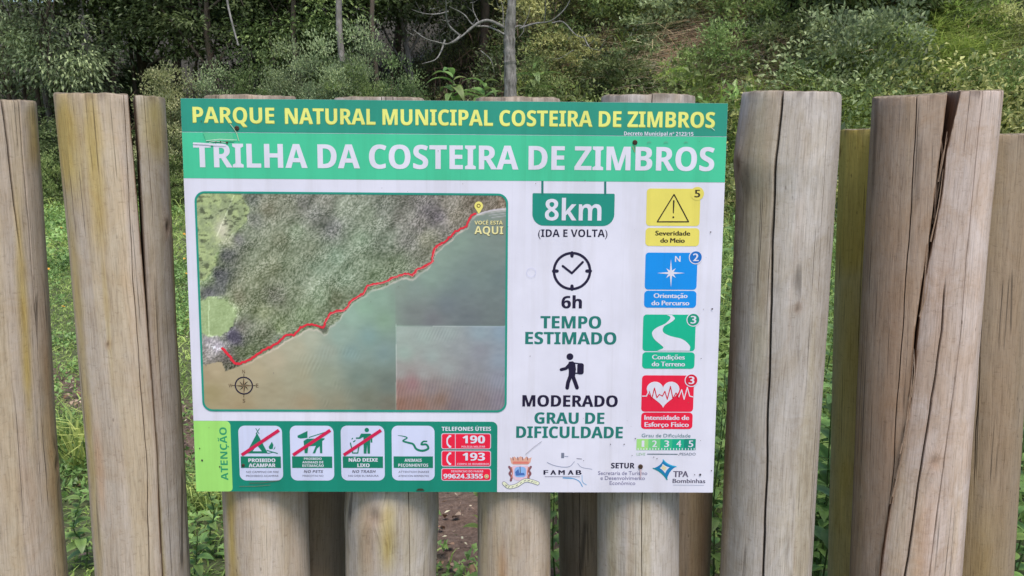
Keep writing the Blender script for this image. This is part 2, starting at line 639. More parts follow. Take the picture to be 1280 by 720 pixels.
# end grain
M_END, t_, b_ = nt("end_grain")
_tc = N(t_, "ShaderNodeTexCoord").outputs["Object"]
_w = N(t_, "ShaderNodeTexWave", wave_type='RINGS', rings_direction='Z')
_w.inputs["Scale"].default_value = 22
_w.inputs["Distortion"].default_value = 3
t_.links.new(_tc, _w.inputs[0])
_c = ramp(t_, _w.outputs[1], [(0.2, (0.20, 0.14, 0.08)), (0.8, (0.36, 0.28, 0.18))])
_c = mixc(t_, noise(t_, _tc, 25, 4), _c, (0.10, 0.08, 0.055))
t_.links.new(_c, b_.inputs["Base Color"])
b_.inputs["Roughness"].default_value = 0.9

WOODS = {
    'warm': wood_mat("weathered_wood_warm", (0.205, 0.150, 0.098), (0.415, 0.335, 0.245), (0.40, 0.36, 0.31)),
    'grey': wood_mat("weathered_wood_grey", (0.185, 0.150, 0.108), (0.385, 0.330, 0.262), (0.41, 0.375, 0.34), 0.75),
    'brown': wood_mat("weathered_wood_brown", (0.165, 0.108, 0.066), (0.345, 0.245, 0.165), (0.33, 0.275, 0.225), 0.6),
    'pink': wood_mat("weathered_wood_pink", (0.225, 0.155, 0.108), (0.425, 0.325, 0.245), (0.46, 0.40, 0.36), 0.7),
    'olive': wood_mat("weathered_wood_olive", (0.25, 0.20, 0.085), (0.46, 0.39, 0.20), (0.45, 0.41, 0.26), 0.4),
    'dark': wood_mat("weathered_wood_shaded", (0.140, 0.098, 0.058), (0.285, 0.215, 0.138), (0.27, 0.23, 0.18), 0.4),  # back-row posts: shade behind the fence put into a darker wood colour
}
GROUP_FRONT = "round timber posts of the fence"


def make_post(label, wood, edges, Y0, seed, **kw):
    V, F, A, top, base = build_shaft(edges, Y0, seed, **kw)
    root = link("fence_post", None, None, base, label, "post", GROUP_FRONT)
    link("shaft", make_mesh("shaft", V, F, [WOODS[wood]], A, True), root)
    cv, cf = build_cap(top, seed)
    link("cut_top", make_mesh("cut_top", cv, cf, [M_END], None, True), root)
    return root


def make_split_post(label, halves, Y0, seed, extra=None):
    root = None
    for i, h in enumerate(halves):
        V, F, A, top, base = build_shaft(h['edges'], Y0, seed + i, **h['kw'])
        if root is None:
            root = link("split_fence_post", None, None, base, label, "post", GROUP_FRONT)
            b0 = base
        off = base - b0
        V = V + off
        p = link("post_half", make_mesh("post_half", V, F, [WOODS[h['wood']]], A, True), root, label=h['label'])
        cv, cf = build_cap(top + off, seed + i)
        link("cut_top", make_mesh("cut_top", cv, cf, [M_END], None, True), p)
    return root, b0


def ycontact(x, z=0.75):
    """world y of the back of the sign board"""
    nrm = BR[:, 1]
    return BC[1] - ((x - BC[0]) * nrm[0] + (z - BC[2]) * nrm[2]) / nrm[1]


def y_for(xc_px, r):
    x = (xc_px - 640) / FPX * 1.85
    return ycontact(x) + 0.006 + r


# --- left of the sign
make_post("pale round post cut by the left photo edge, with a yellowish streak", 'warm',
          [(126, -72, 37), (250, -58, 46), (420, -40, 57), (500, -32, 61), (580, -27, 66), (720, -20, 78)], 1.70, 3,
          cracks=[dict(path=[(126, 0.30), (720, 0.62)], rows=(126, 330), w=0.0022, d=0.007, fadetop=False),
                  dict(path=[(500, 0.62), (720, 0.70)], rows=(520, 760), w=0.0015, d=0.006)],
          feats=[('alg', 0.90, 126, 200, 0.03, 1.0), ('alg', 0.42, 240, 520, 0.010, 0.9, 0.35),
                 ('alg', 0.86, 480, 760, 0.03, 0.55), ('knot', 0.93, 585, 0.016, 0.45),
                 ('org', 0.82, 380, 640, 0.02, 0.4), ('pal', 0.55, 140, 260, 0.03, 0.5)])
make_split_post("broad pale post with yellowish top, split lengthwise, just left of the sign", [
    dict(wood='warm', label="wide left half of the split post", edges=[(119, 75, 189), (300, 93, 203), (420, 103, 213), (560, 115, 226), (720, 126, 234)],
         kw=dict(nth=150, clamp=(1, 0.0, [(119, 156), (200, 163), (330, 174), (480, 186), (560, 192), (720, 199)]),
                 cracks=[dict(path=[(119, 0.32), (720, 0.10)], rows=(119, 760), w=0.0012, d=0.005)],
                 feats=[('alg', -0.80, 119, 240, 0.06, 1.0), ('alg', -0.30, 119, 300, 0.022, 0.9, -0.35),
                        ('alg', -0.9, 240, 700, 0.02, 0.75), ('pal', 0.2, 140, 460, 0.035, 0.7),
                        ('knot', -0.38, 417, 0.005, 0.8), ('org', -0.75, 520, 620, 0.014, 0.7),
                        ('drk', -0.85, 600, 660, 0.003, 0.8), ('pal', 0.15, 480, 700, 0.03, 0.5),
                        ('alg', -0.34, 300, 470, 0.008, 0.6)],
                 tilt=(-0.02, 0.0))),
    dict(wood='grey', label="narrow right half of the split post", edges=[(123, 90, 202), (300, 106, 212), (420, 113, 217), (560, 121, 226), (720, 128, 234)],
         kw=dict(nth=150, clamp=(-1, 0.0, [(123, 165.5), (200, 171), (300, 176), (360, 179.2), (480, 187.5), (560, 192.6), (720, 199.6)]),
                 cracks=[dict(path=[(119, 0.52), (720, 0.60)], rows=(119, 300), w=0.0012, d=0.004)],
                 feats=[('alg', 0.75, 119, 200, 0.05, 0.95), ('alg', 0.97, 200, 560, 0.012, 0.8),
                        ('knot', 0.86, 284, 0.012, 0.8), ('knot', 0.24, 578, 0.010, 0.8),
                        ('alg', 0.26, 470, 760, 0.008, 0.9, 0.36), ('org', 0.45, 300, 560, 0.02, 0.35)],
                 tilt=(0.03, 0.0))),
], 1.70, 17)

# --- behind the sign, front row
make_post("pale round post behind the sign's left third, yellow-green stripe on its left edge", 'warm',
          [(121.5, 258, 368), (616, 281, 383), (720, 285, 386)], y_for(330, 0.098), 23,
          feats=[('alg', -0.80, 560, 760, 0.018, 1.0), ('pal', 0.1, 600, 760, 0.04, 0.7)])
make_post("knotty round post with bulging sides under the middle of the sign", 'grey',
          [(124.0, 418, 530), (560, 436, 546), (640, 431, 549), (668, 433, 547), (720, 433, 545)], y_for(490, 0.112), 29,
          cracks=[dict(path=[(121, 0.02), (720, 0.40)], rows=(600, 760), w=0.0012, d=0.004)],
          feats=[('knot', -0.38, 620, 0.018, 0.35), ('alg', -0.1, 600, 680, 0.022, 0.8), ('pal', 0.5, 600, 760, 0.03, 0.6),
                 ('org', -0.5, 600, 690, 0.03, 0.5)])
make_post("smooth tan post with faint orange stain, below the right end of the warning strip", 'warm',
          [(123.5, 595, 700), (616, 597, 688), (720, 597, 688)], y_for(642, 0.09), 31,
          feats=[('org', -0.30, 665, 760, 0.012, 0.9), ('pal', 0.55, 600, 760, 0.02, 0.6), ('alg', -0.8, 600, 760, 0.02, 0.35)])
make_post("light grey round post under the agency logos at the right end of the sign", 'grey',
          [(120.5, 752, 868), (616, 747, 848), (720, 747, 848)], y_for(800, 0.102), 37,
          cracks=[dict(path=[(121, 0.1), (720, 0.12)], rows=(600, 760), w=0.0012, d=0.004)],
          feats=[('pal', 0.35, 600, 760, 0.04, 0.8), ('alg', -0.6, 600, 760, 0.02, 0.4)])
# --- back row seen in the gaps
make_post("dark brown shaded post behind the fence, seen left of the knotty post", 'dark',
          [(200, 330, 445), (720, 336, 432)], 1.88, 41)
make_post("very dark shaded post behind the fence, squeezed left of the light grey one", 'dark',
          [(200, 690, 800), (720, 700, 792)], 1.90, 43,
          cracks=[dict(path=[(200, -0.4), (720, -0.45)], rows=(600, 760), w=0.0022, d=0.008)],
          feats=[('drk', -0.75, 600, 760, 0.05, 0.4)])  # extra darkening: shade behind the fence put into the wood colour
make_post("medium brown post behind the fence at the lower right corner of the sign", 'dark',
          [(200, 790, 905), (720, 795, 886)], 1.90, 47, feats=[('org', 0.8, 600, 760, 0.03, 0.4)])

# --- right of the sign
make_post("thick grey post with one long dark crack, just right of the sign", 'grey',
          [(117, 930, 1048), (150, 925, 1047), (205, 918, 1043), (240, 922, 1040), (400, 915, 1030), (560, 908, 1019), (720, 902, 1010)], 1.70, 53,
          cracks=[dict(path=[(117, -0.16), (200, -0.17), (300, -0.20), (440, -0.10), (560, -0.05), (640, -0.02), (720, -0.02)],
                       rows=(117, 780), w=0.0030, d=0.016),
                  dict(path=[(117, 0.72), (720, 0.80)], rows=(117, 400), w=0.001, d=0.004)],
          feats=[('alg', -0.55, 117, 330, 0.045, 0.4), ('pal', 0.45, 180, 300, 0.05, 0.8), ('knot', -0.90, 208, 0.016, 0.5), ('drk', -0.72, 205, 250, 0.012, 0.45), ('knot', 0.38, 372, 0.007, 0.75),
                 ('pal', 0.55, 140, 230, 0.04, 0.9), ('pal', 0.25, 325, 360, 0.018, 0.9), ('pal', -0.5, 290, 320, 0.014, 0.8),
                 ('pal', 0.2, 270, 300, 0.012, 0.8), ('drk', 0.30, 335, 350, 0.010, 0.35), ('drk', -0.1, 345, 356, 0.018, 0.3),
                 ('drk', 0.42, 640, 670, 0.003, 0.8), ('alg', -0.35, 117, 460, 0.022, 0.35), ('org', -0.9, 400, 700, 0.02, 0.5),
                 ('pal', 0.4, 560, 700, 0.03, 0.6)], tilt=(-0.03, 0.0))
make_post("short post stained yellow-green at its top, tucked behind the large split one", 'olive',
          [(162, 1054, 1160), (400, 1046, 1150), (720, 1038, 1135)], 1.89, 59,
          feats=[('alg', -0.75, 150, 330, 0.10, 1.6), ('alg', -0.6, 300, 760, 0.06, 0.7), ('knot', -0.96, 190, 0.010, 0.8)])
_r, _b0 = make_split_post("huge pinkish post split open from the top, right half leaning out, splinters between", [
    dict(wood='brown', label="brownish upright left half of the split post", edges=[(119, 1096, 1212), (300, 1086, 1204), (500, 1076, 1196), (720, 1067, 1190)],
         kw=dict(nth=150, clamp=(1, 0.0, [(117, 1180), (168, 1174), (219, 1168), (279, 1161), (348, 1151), (400, 1144.5), (480, 1139), (533, 1131), (613, 1116), (675, 1107), (720, 1103)]),
                 cracks=[dict(path=[(119, -0.08), (300, -0.10), (720, -0.30)], rows=(119, 720), w=0.0014, d=0.006)],
                 feats=[('drk', -0.86, 119, 250, 0.010, 0.5), ('drk', 0.0, 170, 250, 0.006, 0.4), ('org', -0.3, 300, 620, 0.05, 0.35),
                        ('org', 0.3, 440, 520, 0.02, 0.4)], tilt=(0.055, 0.03))),
    dict(wood='pink', label="paler leaning right half of the split post", edges=[(115, 1130, 1245), (300, 1110, 1227), (500, 1090, 1210), (720, 1066, 1192)],
         kw=dict(nth=150, clamp=(-1, 0.16, [(115, 1199), (189, 1183), (236, 1178), (297, 1167), (348, 1157), (400, 1151), (480, 1143.5), (533, 1135), (613, 1119), (675, 1109.5), (720, 1105)]),
                 cracks=[dict(path=[(115, 0.60), (400, 0.62), (720, 0.42)], rows=(115, 780), w=0.0014, d=0.007),
                         dict(path=[(115, 0.2), (400, 0.30), (720, -0.02)], rows=(330, 780), w=0.0024, d=0.010, fadetop=True)],
                 feats=[('knot', 0.36, 553, 0.012, 0.35), ('pal', 0.85, 119, 760, 0.04, 0.9), ('org', 0.28, 600, 700, 0.02, 0.5),
                        ('org', 0.2, 300, 420, 0.02, 0.3), ('pal', 0.5, 600, 700, 0.02, 0.5)],
                 tilt=(0.02, 0.03))),
], 1.70, 61)
# splinters bridging the crack
sp_parts = []
for i in range(34):
    r0 = rng.uniform(150, 560)
    r1 = r0 + rng.uniform(25, 130)
    def cxp(r):
        return np.interp(r, [119, 200, 300, 400, 520, 650, 720], [1186, 1176, 1165, 1149, 1135, 1110, 1104])
    dep = rng.uniform(1.600, 1.655)
    sg = rng.choice([-1, 1])
    w = max(0.8, 8 - (r0 - 119) * 0.017)
    a = at(cxp(r0) + sg * w * rng.uniform(0.4, 1.0), r0, dep, LEAN)
    b = at(cxp(r1) - sg * rng.uniform(0, 2.0), r1, dep, LEAN)
    mid = 0.5 * (a + b) + np.array([rng.uniform(-0.004, 0.004), rng.uniform(-0.006, 0.002), 0])
    sp_parts.append(tube(spline([a, mid, b], 5), np.linspace(0.0005, 0.0019, 11), 4))
v_, f_ = join(sp_parts)
A_ = {q: np.zeros(len(v_)) for q in ('alg', 'drk', 'pal')}
A_['org'] = np.full(len(v_), 0.2)
A_['gc'] = v_ * np.array([1, 1, 1.0])
link("splinters", make_mesh("splinters", v_ - _b0, f_, [WOODS['brown']], A_, True), _r, kind="stuff")
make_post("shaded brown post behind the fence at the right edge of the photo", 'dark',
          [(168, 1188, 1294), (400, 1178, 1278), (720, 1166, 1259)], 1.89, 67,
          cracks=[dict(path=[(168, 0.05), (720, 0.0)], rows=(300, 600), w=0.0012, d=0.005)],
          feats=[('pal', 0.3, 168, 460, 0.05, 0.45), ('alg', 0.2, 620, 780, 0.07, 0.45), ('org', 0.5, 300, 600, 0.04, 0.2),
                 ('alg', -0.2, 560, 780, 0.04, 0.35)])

# ================================================================== TERRAIN
def toe(x):
    return np.interp(x, [-60, -8, -2.5, 0.0, 2.0, 5.0, 9.0, 60], [24, 21, 19, 15, 12.0, 10.0, 9.5, 9.5])


def terrain(x, y):
    x = np.asarray(x, float)
    y = np.asarray(y, float)
    d = y - toe(x)
    slope = np.interp(x, [-10, -2, 1, 6], [0.34, 0.42, 0.72, 0.72])
    rise = slope * (np.sqrt(d * d + 1.4) + d) * 0.5
    cap = 26.0
    rise = cap * (1 - np.exp(-rise / cap))
    rough = 0.9 * (fbm(x * 0.35 + 40, y * 0.35 + 40, 0, 77, 4) - 0.5) * smooth(-1, 5, d)
    near = 0.05 * (fbm(x * 1.4 + 80, y * 1.4 + 80, 0, 78, 3) - 0.5)
    return rise + rough * 1.6 + near


def soilmask(x, y):
    """trodden bare strip that runs just behind the fence"""
    px_ = np.array([-9.0, -3.2, -2.3, -1.3, -0.5, 0.2, 1.5])
    py_ = np.array([6.4, 4.95, 4.35, 3.55, 2.95, 2.65, 2.1])
    yc = np.interp(x, px_, py_)
    w = np.interp(x, [-9, -2.3, -1.0, 0.3, 0.8], [0.3, 0.28, 0.34, 0.45, 0.0])
    n = fbm(np.asarray(x) * 2.2 + 9, np.asarray(y) * 2.2 + 9, 0, 91, 4) - 0.5
    return 1 - smooth(0.5, 1.15, np.abs(y - yc + n * 0.5) / np.maximum(w, 1e-3) + n * 0.8)


def hit(px, py):
    """where a photo pixel's ray meets the terrain"""
    d = ray(px, py)
    t = np.linspace(2.0, 60, 2400)
    P = EYE[None] + d[None] * t[:, None]
    h = terrain(P[:, 0], P[:, 1])
    k = np.argmax(P[:, 2] < h)
    return P[k] if P[k, 2] < h[k] else P[-1]


def gridaxis(fine0, fine1, step, lo, hi):
    a = [fine0]
    s = step
    while a[0] > lo:
        s *= 1.13
        a.insert(0, a[0] - s)
    a += list(np.arange(fine0 + step, fine1, step))
    s = step
    while a[-1] < hi:
        s *= 1.13
        a.append(a[-1] + s)
    return np.array(a)


gx = gridaxis(-5, 5, 0.07, -320, 320)
gy = gridaxis(1.2, 9, 0.07, -120, 420)
GX, GY = np.meshgrid(gx, gy)
GZ = terrain(GX, GY) + 0.02 * (fbm(GX * 9, GY * 9, 0, 4, 3) - 0.5) * (np.abs(GX) < 8)
so = soilmask(GX, GY)
GZ = GZ - 0.02 * so + so * 0.018 * (fbm(GX * 16, GY * 16, 0, 8, 4) - 0.5)
nx_, ny_ = len(gx), len(gy)
idx = np.arange(nx_ * ny_).reshape(ny_, nx_)
gf = np.stack([idx[:-1, :-1], idx[:-1, 1:], idx[1:, 1:], idx[1:, :-1]], -1).reshape(-1, 4)
M_GROUND, t_, b_ = nt("ground_soil")
tc_ = N(t_, "ShaderNodeTexCoord").outputs["Object"]
n1_ = noise(t_, tc_, 9, 6, 0.65)
n2_ = noise(t_, tc_, 45, 5, 0.7)
n3_ = noise(t_, tc_, 0.8, 4)
soilc = ramp(t_, n2_, [(0.3, (0.055, 0.036, 0.026)), (0.5, (0.135, 0.092, 0.068)), (0.72, (0.25, 0.185, 0.145))])
soilc = mixc(t_, mathn(t_, 'MULTIPLY', n1_, 0.5), soilc, (0.13, 0.075, 0.055))
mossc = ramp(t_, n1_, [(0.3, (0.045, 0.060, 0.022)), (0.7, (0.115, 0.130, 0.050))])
mossc = mixc(t_, attr(t_, "wild_shade").outputs["Fac"], mossc, ramp(t_, n1_, [(0.3, (0.020, 0.018, 0.010)), (0.7, (0.055, 0.046, 0.028))]))  # litter ground darkened: shade of hollows between plants put into its colour
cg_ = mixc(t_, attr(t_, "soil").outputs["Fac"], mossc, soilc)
t_.links.new(cg_, b_.inputs["Base Color"])
b_.inputs["Roughness"].default_value = 0.95
bump(t_, mathn(t_, 'ADD', n1_, mathn(t_, 'MULTIPLY', n2_, 0.5)), 0.8, 0.03, b_)
link("ground", make_mesh("ground", np.stack([GX, GY, GZ], -1).reshape(-1, 3), gf, [M_GROUND], {'soil': so.reshape(-1), 'wild_shade': smooth(-2.5, 0.5, GY - toe(GX)).reshape(-1)}, True), kind="structure")


# ================================================================== VEGETATION
def unit(v):
    return v / (np.linalg.norm(v, axis=-1, keepdims=True) + 1e-9)


def leaves(P, D, L, Wd, r, rnd, fold=0.25, curl=0.25):
    """folded, pointed leaf blades: 6 verts, 4 tris each. P base, D direction"""
    n = len(P)
    D = unit(D)
    up = unit(r.normal(size=(n, 3)) * 0.55 + np.array([0, 0, 1.0]))
    S = unit(np.cross(D, up))
    U = np.cross(S, D)
    L = np.broadcast_to(L, (n,))[:, None]
    Wd = np.broadcast_to(Wd, (n,))[:, None]
    m = P + D * L * 0.5 + U * L * 0.06
    l_ = P + D * L * 0.42 - S * Wd * 0.5 + U * Wd * fold
    r_ = P + D * L * 0.42 + S * Wd * 0.5 + U * Wd * fold
    tip = P + D * L - U * L * curl
    V = np.stack([P, l_, m, r_, tip], 1).reshape(-1, 3)
    b = np.arange(n)[:, None] * 5
    F = np.concatenate([b + np.array([[0, 2, 1]]), b + np.array([[0, 3, 2]]), b + np.array([[1, 2, 4]]), b + np.array([[2, 3, 4]])])
    return V, F, np.repeat(rnd, 5)


def leaves2(P, D, L, Wd, r, rnd, fold=0.3):
    n = len(P)
    D = unit(D)
    up = unit(r.normal(size=(n, 3)) * 0.5 + np.array([0, -0.35, 1.0]))
    S = unit(np.cross(D, up))
    U = np.cross(S, D)
    L = np.broadcast_to(L, (n,))[:, None]
    Wd = np.broadcast_to(Wd, (n,))[:, None]
    V = np.stack([P, P + D * L * 0.45 - S * Wd * 0.5 + U * Wd * fold, P + D * L, P + D * L * 0.45 + S * Wd * 0.5 + U * Wd * fold], 1).reshape(-1, 3)
    b = np.arange(n)[:, None] * 4
    F = np.concatenate([b + np.array([[0, 2, 1]]), b + np.array([[0, 3, 2]])])
    return V, F, np.repeat(rnd, 4)


def blades(P, D, L, Wd, r, rnd, bend=0.35):
    """grass blades: 5 verts, 3 tris"""
    n = len(P)
    D = unit(D)
    side = r.normal(size=(n, 3))
    side[:, 2] = 0
    S = unit(np.cross(D, unit(side)))
    S[:, 2] *= 0.3
    out = D.copy()
    out[:, 2] = 0
    out = unit(out + r.normal(size=(n, 3)) * np.array([0.3, 0.3, 0]))
    L = np.broadcast_to(L, (n,))[:, None]
    Wd = np.broadcast_to(Wd, (n,))[:, None]
    a = P - S * Wd * 0.5
    b = P + S * Wd * 0.5
    M = P + D * L * 0.55 + out * L * bend * 0.15
    c = M - S * Wd * 0.42
    d = M + S * Wd * 0.42
    tip = P + D * L * 0.92 + out * L * bend - np.array([0, 0, 1]) * L * bend * 0.35
    V = np.stack([a, b, c, d, tip], 1).reshape(-1, 3)
    k = np.arange(n)[:, None] * 5
    F = np.concatenate([k + np.array([[0, 1, 3]]), k + np.array([[0, 3, 2]]), k + np.array([[2, 3, 4]])])
    return V, F, np.repeat(rnd, 5)


G = {
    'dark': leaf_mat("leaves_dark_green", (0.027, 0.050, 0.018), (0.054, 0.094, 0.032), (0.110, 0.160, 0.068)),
    'mid': leaf_mat("leaves_mid_green", (0.045, 0.085, 0.024), (0.090, 0.155, 0.042), (0.160, 0.225, 0.080)),
    'blue': leaf_mat("leaves_grey_green", (0.070, 0.110, 0.062), (0.130, 0.185, 0.105), (0.210, 0.270, 0.165)),
    'olive': leaf_mat("leaves_olive", (0.085, 0.105, 0.034), (0.175, 0.205, 0.070), (0.270, 0.290, 0.120)),
    'lime': leaf_mat("leaves_bright_green", (0.090, 0.160, 0.026), (0.160, 0.270, 0.045), (0.270, 0.370, 0.085), 0.35),
    'grass': leaf_mat("grass_blades", (0.075, 0.145, 0.026), (0.140, 0.240, 0.045), (0.260, 0.340, 0.085), 0.35),
    'dry': leaf_mat("dry_stalks", (0.180, 0.120, 0.070), (0.320, 0.235, 0.150), (0.480, 0.380, 0.250), 0.15, 0.8),
    'mauve': leaf_mat("dry_tangle", (0.150, 0.105, 0.085), (0.270, 0.205, 0.170), (0.430, 0.345, 0.300), 0.1, 0.85),
    'twig': leaf_mat("brown_twigs", (0.030, 0.020, 0.014), (0.055, 0.038, 0.027), (0.085, 0.062, 0.046), 0.0, 0.9),
    'pale': leaf_mat("leaves_pale_tipped", (0.090, 0.130, 0.055), (0.180, 0.230, 0.105), (0.380, 0.410, 0.230)),
    'herb': leaf_mat("herb_leaves", (0.046, 0.110, 0.024), (0.085, 0.185, 0.042), (0.155, 0.275, 0.070), 0.3, 0.4),
}
BARK = bark_mat("bark_brown", (0.055, 0.038, 0.026), (0.150, 0.110, 0.080))
BARK_PALE = bark_mat("bark_pale", (0.16, 0.135, 0.12), (0.38, 0.34, 0.31), 22)
BARK_LICHEN = bark_mat("bark_lichen", (0.05, 0.042, 0.034), (0.40, 0.37, 0.33), 26)
BRANCH_DEAD = bark_mat("branch_bleached", (0.10, 0.09, 0.08), (0.36, 0.34, 0.31), 30)


def foliage_mesh(name, seed, rx, rz, z0, nclump, per, L, W, mat, droop=0.2, spread=0.30, hollow=0.45, flat=0.0, jag=0.35):
    """crown or bush made of many leaf clumps; uneven outline, gaps between clumps"""
    r = np.random.default_rng(seed)
    d = unit(r.normal(size=(nclump, 3)))
    rad = (hollow + (1 - hollow) * r.random(nclump) ** 0.6)
    lob = 1 + jag * (fbm(d[:, 0] * 1.6 + 5, d[:, 1] * 1.6 + 5, d[:, 2] * 1.6 + 5, seed, 3) - 0.5) * 2
    C_ = d * (rad * lob)[:, None] * np.array([rx, rx, rz])
    C_[:, 2] += z0
    if flat > 0:
        C_[:, 2] = np.maximum(C_[:, 2], flat)
    cs = spread * (0.5 + r.random(nclump)) * min(rx, 1.4)
    k = np.repeat(np.arange(nclump), per)
    off = unit(r.normal(size=(len(k), 3))) * (r.random(len(k)) ** 0.5)[:, None] * cs[k][:, None]
    off[:, 2] *= 0.42
    P = C_[k] + off
    outd = unit(P - np.array([0, 0, z0 - rz * 0.3]))
    D = outd * 0.5 + unit(off) * 0.7 + r.normal(size=P.shape) * 0.45
    D[:, 2] -= droop
    tone = np.clip(0.8 * r.random(nclump)[k] + 0.4 * r.random(len(k)) - 0.08, 0, 1)
    V, F, A = leaves2(P, D, L * r.uniform(0.6, 1.25, len(k)), W * r.uniform(0.7, 1.2, len(k)), r, tone)
    return make_mesh(name, V, F, [mat], {'rnd': A}), C_


def limb_mesh(name, seed, trunk_pts, r0, r1, targets, mat, nlimb=9):
    r = np.random.default_rng(seed)
    tp = spline(trunk_pts, 8)
    parts = [tube(tp, np.linspace(r0, r1, len(tp)) * (1 + 0.12 * np.sin(np.arange(len(tp)) * 1.7 + seed)), 9)]
    for i in range(min(nlimb, len(targets))):
        tgt = targets[r.integers(len(targets))]
        k = int(len(tp) * r.uniform(0.35, 0.92))
        a = tp[k]
        mid = a + (tgt - a) * 0.5 + r.normal(size=3) * 0.18 + np.array([0, 0, 0.15])
        rr = r0 * (1 - 0.6 * k / len(tp)) * 0.45
        parts.append(tube(spline([a, mid, tgt], 6), np.linspace(rr, 0.012, 13), 6))
    return parts


def tree_proto(kind, seed, h, rx, rz, z0, mat, bark, r0, L, W, ncl, per, **kw):
    me, C_ = foliage_mesh("crown", seed, rx, rz, z0, ncl, per, L, W, mat, **kw)
    r = np.random.default_rng(seed + 7)
    tr = [np.array([0, 0, -0.3]), np.array([r.normal() * 0.12, r.normal() * 0.12, h * 0.3]),
          np.array([r.normal() * 0.25, r.normal() * 0.25, h * 0.65]), np.array([r.normal() * 0.3, r.normal() * 0.3, h])]
    v, f = join(limb_mesh("trunk", seed, tr, r0, r0 * 0.25, C_, bark, 16))
    tm = make_mesh("trunk", v, f, [bark], None, True)
    return tm, me


_T = dict(spread=0.52, jag=0.5)
TREES = [
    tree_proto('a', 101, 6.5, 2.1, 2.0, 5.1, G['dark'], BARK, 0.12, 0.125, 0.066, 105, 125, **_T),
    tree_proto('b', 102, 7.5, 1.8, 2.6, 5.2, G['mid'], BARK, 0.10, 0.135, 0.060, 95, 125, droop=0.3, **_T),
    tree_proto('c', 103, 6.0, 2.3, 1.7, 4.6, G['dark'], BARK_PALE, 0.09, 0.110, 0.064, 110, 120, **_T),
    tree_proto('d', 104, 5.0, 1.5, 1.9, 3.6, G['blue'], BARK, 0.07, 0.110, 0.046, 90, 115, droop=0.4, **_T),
]
SHRUBS = {}


def shrub_proto(key, seed, mat, L, W, rx=0.8, rz=0.6, ncl=80, per=55, droop=0.0, spread=0.28, twig=BARK):
    me, C_ = foliage_mesh("foliage", seed, rx, rz, rz * 0.75, ncl, per, L, W, mat, droop=droop, spread=spread, hollow=0.35, flat=0.05)
    r = np.random.default_rng(seed)
    parts = []
    for i in range(14):
        c = C_[r.integers(len(C_))]
        parts.append(tube(spline([np.array([0, 0, -0.15]) + r.normal(size=3) * 0.05, c * 0.5 + r.normal(size=3) * 0.05, c * 1.06], 4), np.linspace(0.016, 0.003, 9), 5))
    v, f = join(parts)
    SHRUBS[key] = (make_mesh("stems", v, f, [twig], None, True), me)


shrub_proto('dark', 201, G['dark'], 0.080, 0.040)
shrub_proto('dark2', 202, G['dark'], 0.120, 0.062, 0.9, 0.7, 70, 50, 0.25)
shrub_proto('mid', 203, G['mid'], 0.075, 0.036)
shrub_proto('blue', 204, G['blue'], 0.080, 0.042, 0.8, 0.65, 90, 55)
shrub_proto('olive', 205, G['olive'], 0.065, 0.028)
shrub_proto('lime', 206, G['lime'], 0.080, 0.034)
shrub_proto('pale', 207, G['pale'], 0.070, 0.040, 0.75, 0.6, 70, 60)
shrub_proto('fern', 208, G['mid'], 0.30, 0.075, 0.7, 0.5, 34, 22, 0.5)


for _k, _m, _L, _W in (('dark', 'dark', 0.085, 0.046), ('blue', 'blue', 0.075, 0.038), ('mid', 'mid', 0.085, 0.044), ('pale', 'pale', 0.075, 0.044), ('dark2', 'dark', 0.11, 0.056)):
    shrub_proto('tall_' + _k, 230 + len(_k) * 3 + ord(_k[0]), G[_m], _L, _W, 1.1, 1.9, 130, 100, 0.1, 0.40)


def thing2(name, meshes, partnames, loc, rot, sc, label, cat, group):
    o = link(name, None, None, loc, label, cat, group)
    o.rotation_euler = rot
    o.scale = sc
    for m, pn in zip(meshes, partnames):
        link(pn, m, o)
    return o


G_FOREST = "trees of the forest edge behind the sign"
# px, distance, type, scale, label
forest = [
    (-70, 18.5, 1, 1.00, "outermost left forest tree, its crown half out of the photo"),
    (20, 17.6, 3, 1.05, "feathery grey-green tree at the top left corner of the photo"),
    (95, 17.0, 3, 0.95, "feathery drooping tree whose leaves hang over the dark hollow at top left"),
    (150, 18.2, 1, 0.92, "leafy tree above the gap between the split post and the left edge post"),
    (215, 19.0, 0, 1.00, "dark dense tree rising behind the pale-leaved bush at left"),
    (270, 17.6, 0, 0.86, "dark tree above the upper left corner of the sign"),
    (330, 19.4, 2, 1.05, "dark tree behind the word PARQUE on the sign"),
    (385, 17.8, 1, 0.84, "green tree with hanging twigs above the left part of the sign's title"),
    (440, 19.0, 0, 1.00, "dark forest tree straight left of the bare dead tree's branch tips"),
    (520, 20.5, 2, 1.10, "dark tree behind the left branches of the bare dead tree"),
    (600, 21.0, 0, 1.15, "dark tree whose crown backs the trunk of the bare dead tree"),
    (690, 20.5, 1, 1.00, "mid green tree right behind the bare dead tree"),
    (-10, 22.5, 0, 1.30, "tall dark tree in the second row at the far left"),
    (110, 23.0, 2, 1.35, "tall dark tree in the second row, above the two posts at left"),
    (240, 23.5, 0, 1.35, "tall dark tree in the second row, above the upper left sign corner"),
    (370, 24.0, 1, 1.35, "tall green tree in the second row, above the sign's left half"),
    (490, 25.0, 0, 1.35, "tall dark tree in the second row, left of the bare dead tree"),
    (620, 26.0, 2, 1.35, "tall dark tree in the second row behind the bare dead tree"),
    (760, 25.0, 0, 1.20, "dark tree uphill between the bare dead tree and the slope"),
]
for i, (px, d_, ty, sc, lb) in enumerate(forest):
    X = (px - 640) / FPX * d_
    z = float(terrain(X, d_))
    zs = 1.22 if px < 200 else 1.0
    thing2("forest_tree", TREES[ty], ("trunk", "crown"), (X, d_, z), (0, 0, i * 2.4), (sc, sc, sc * zs), lb, "tree", G_FOREST)
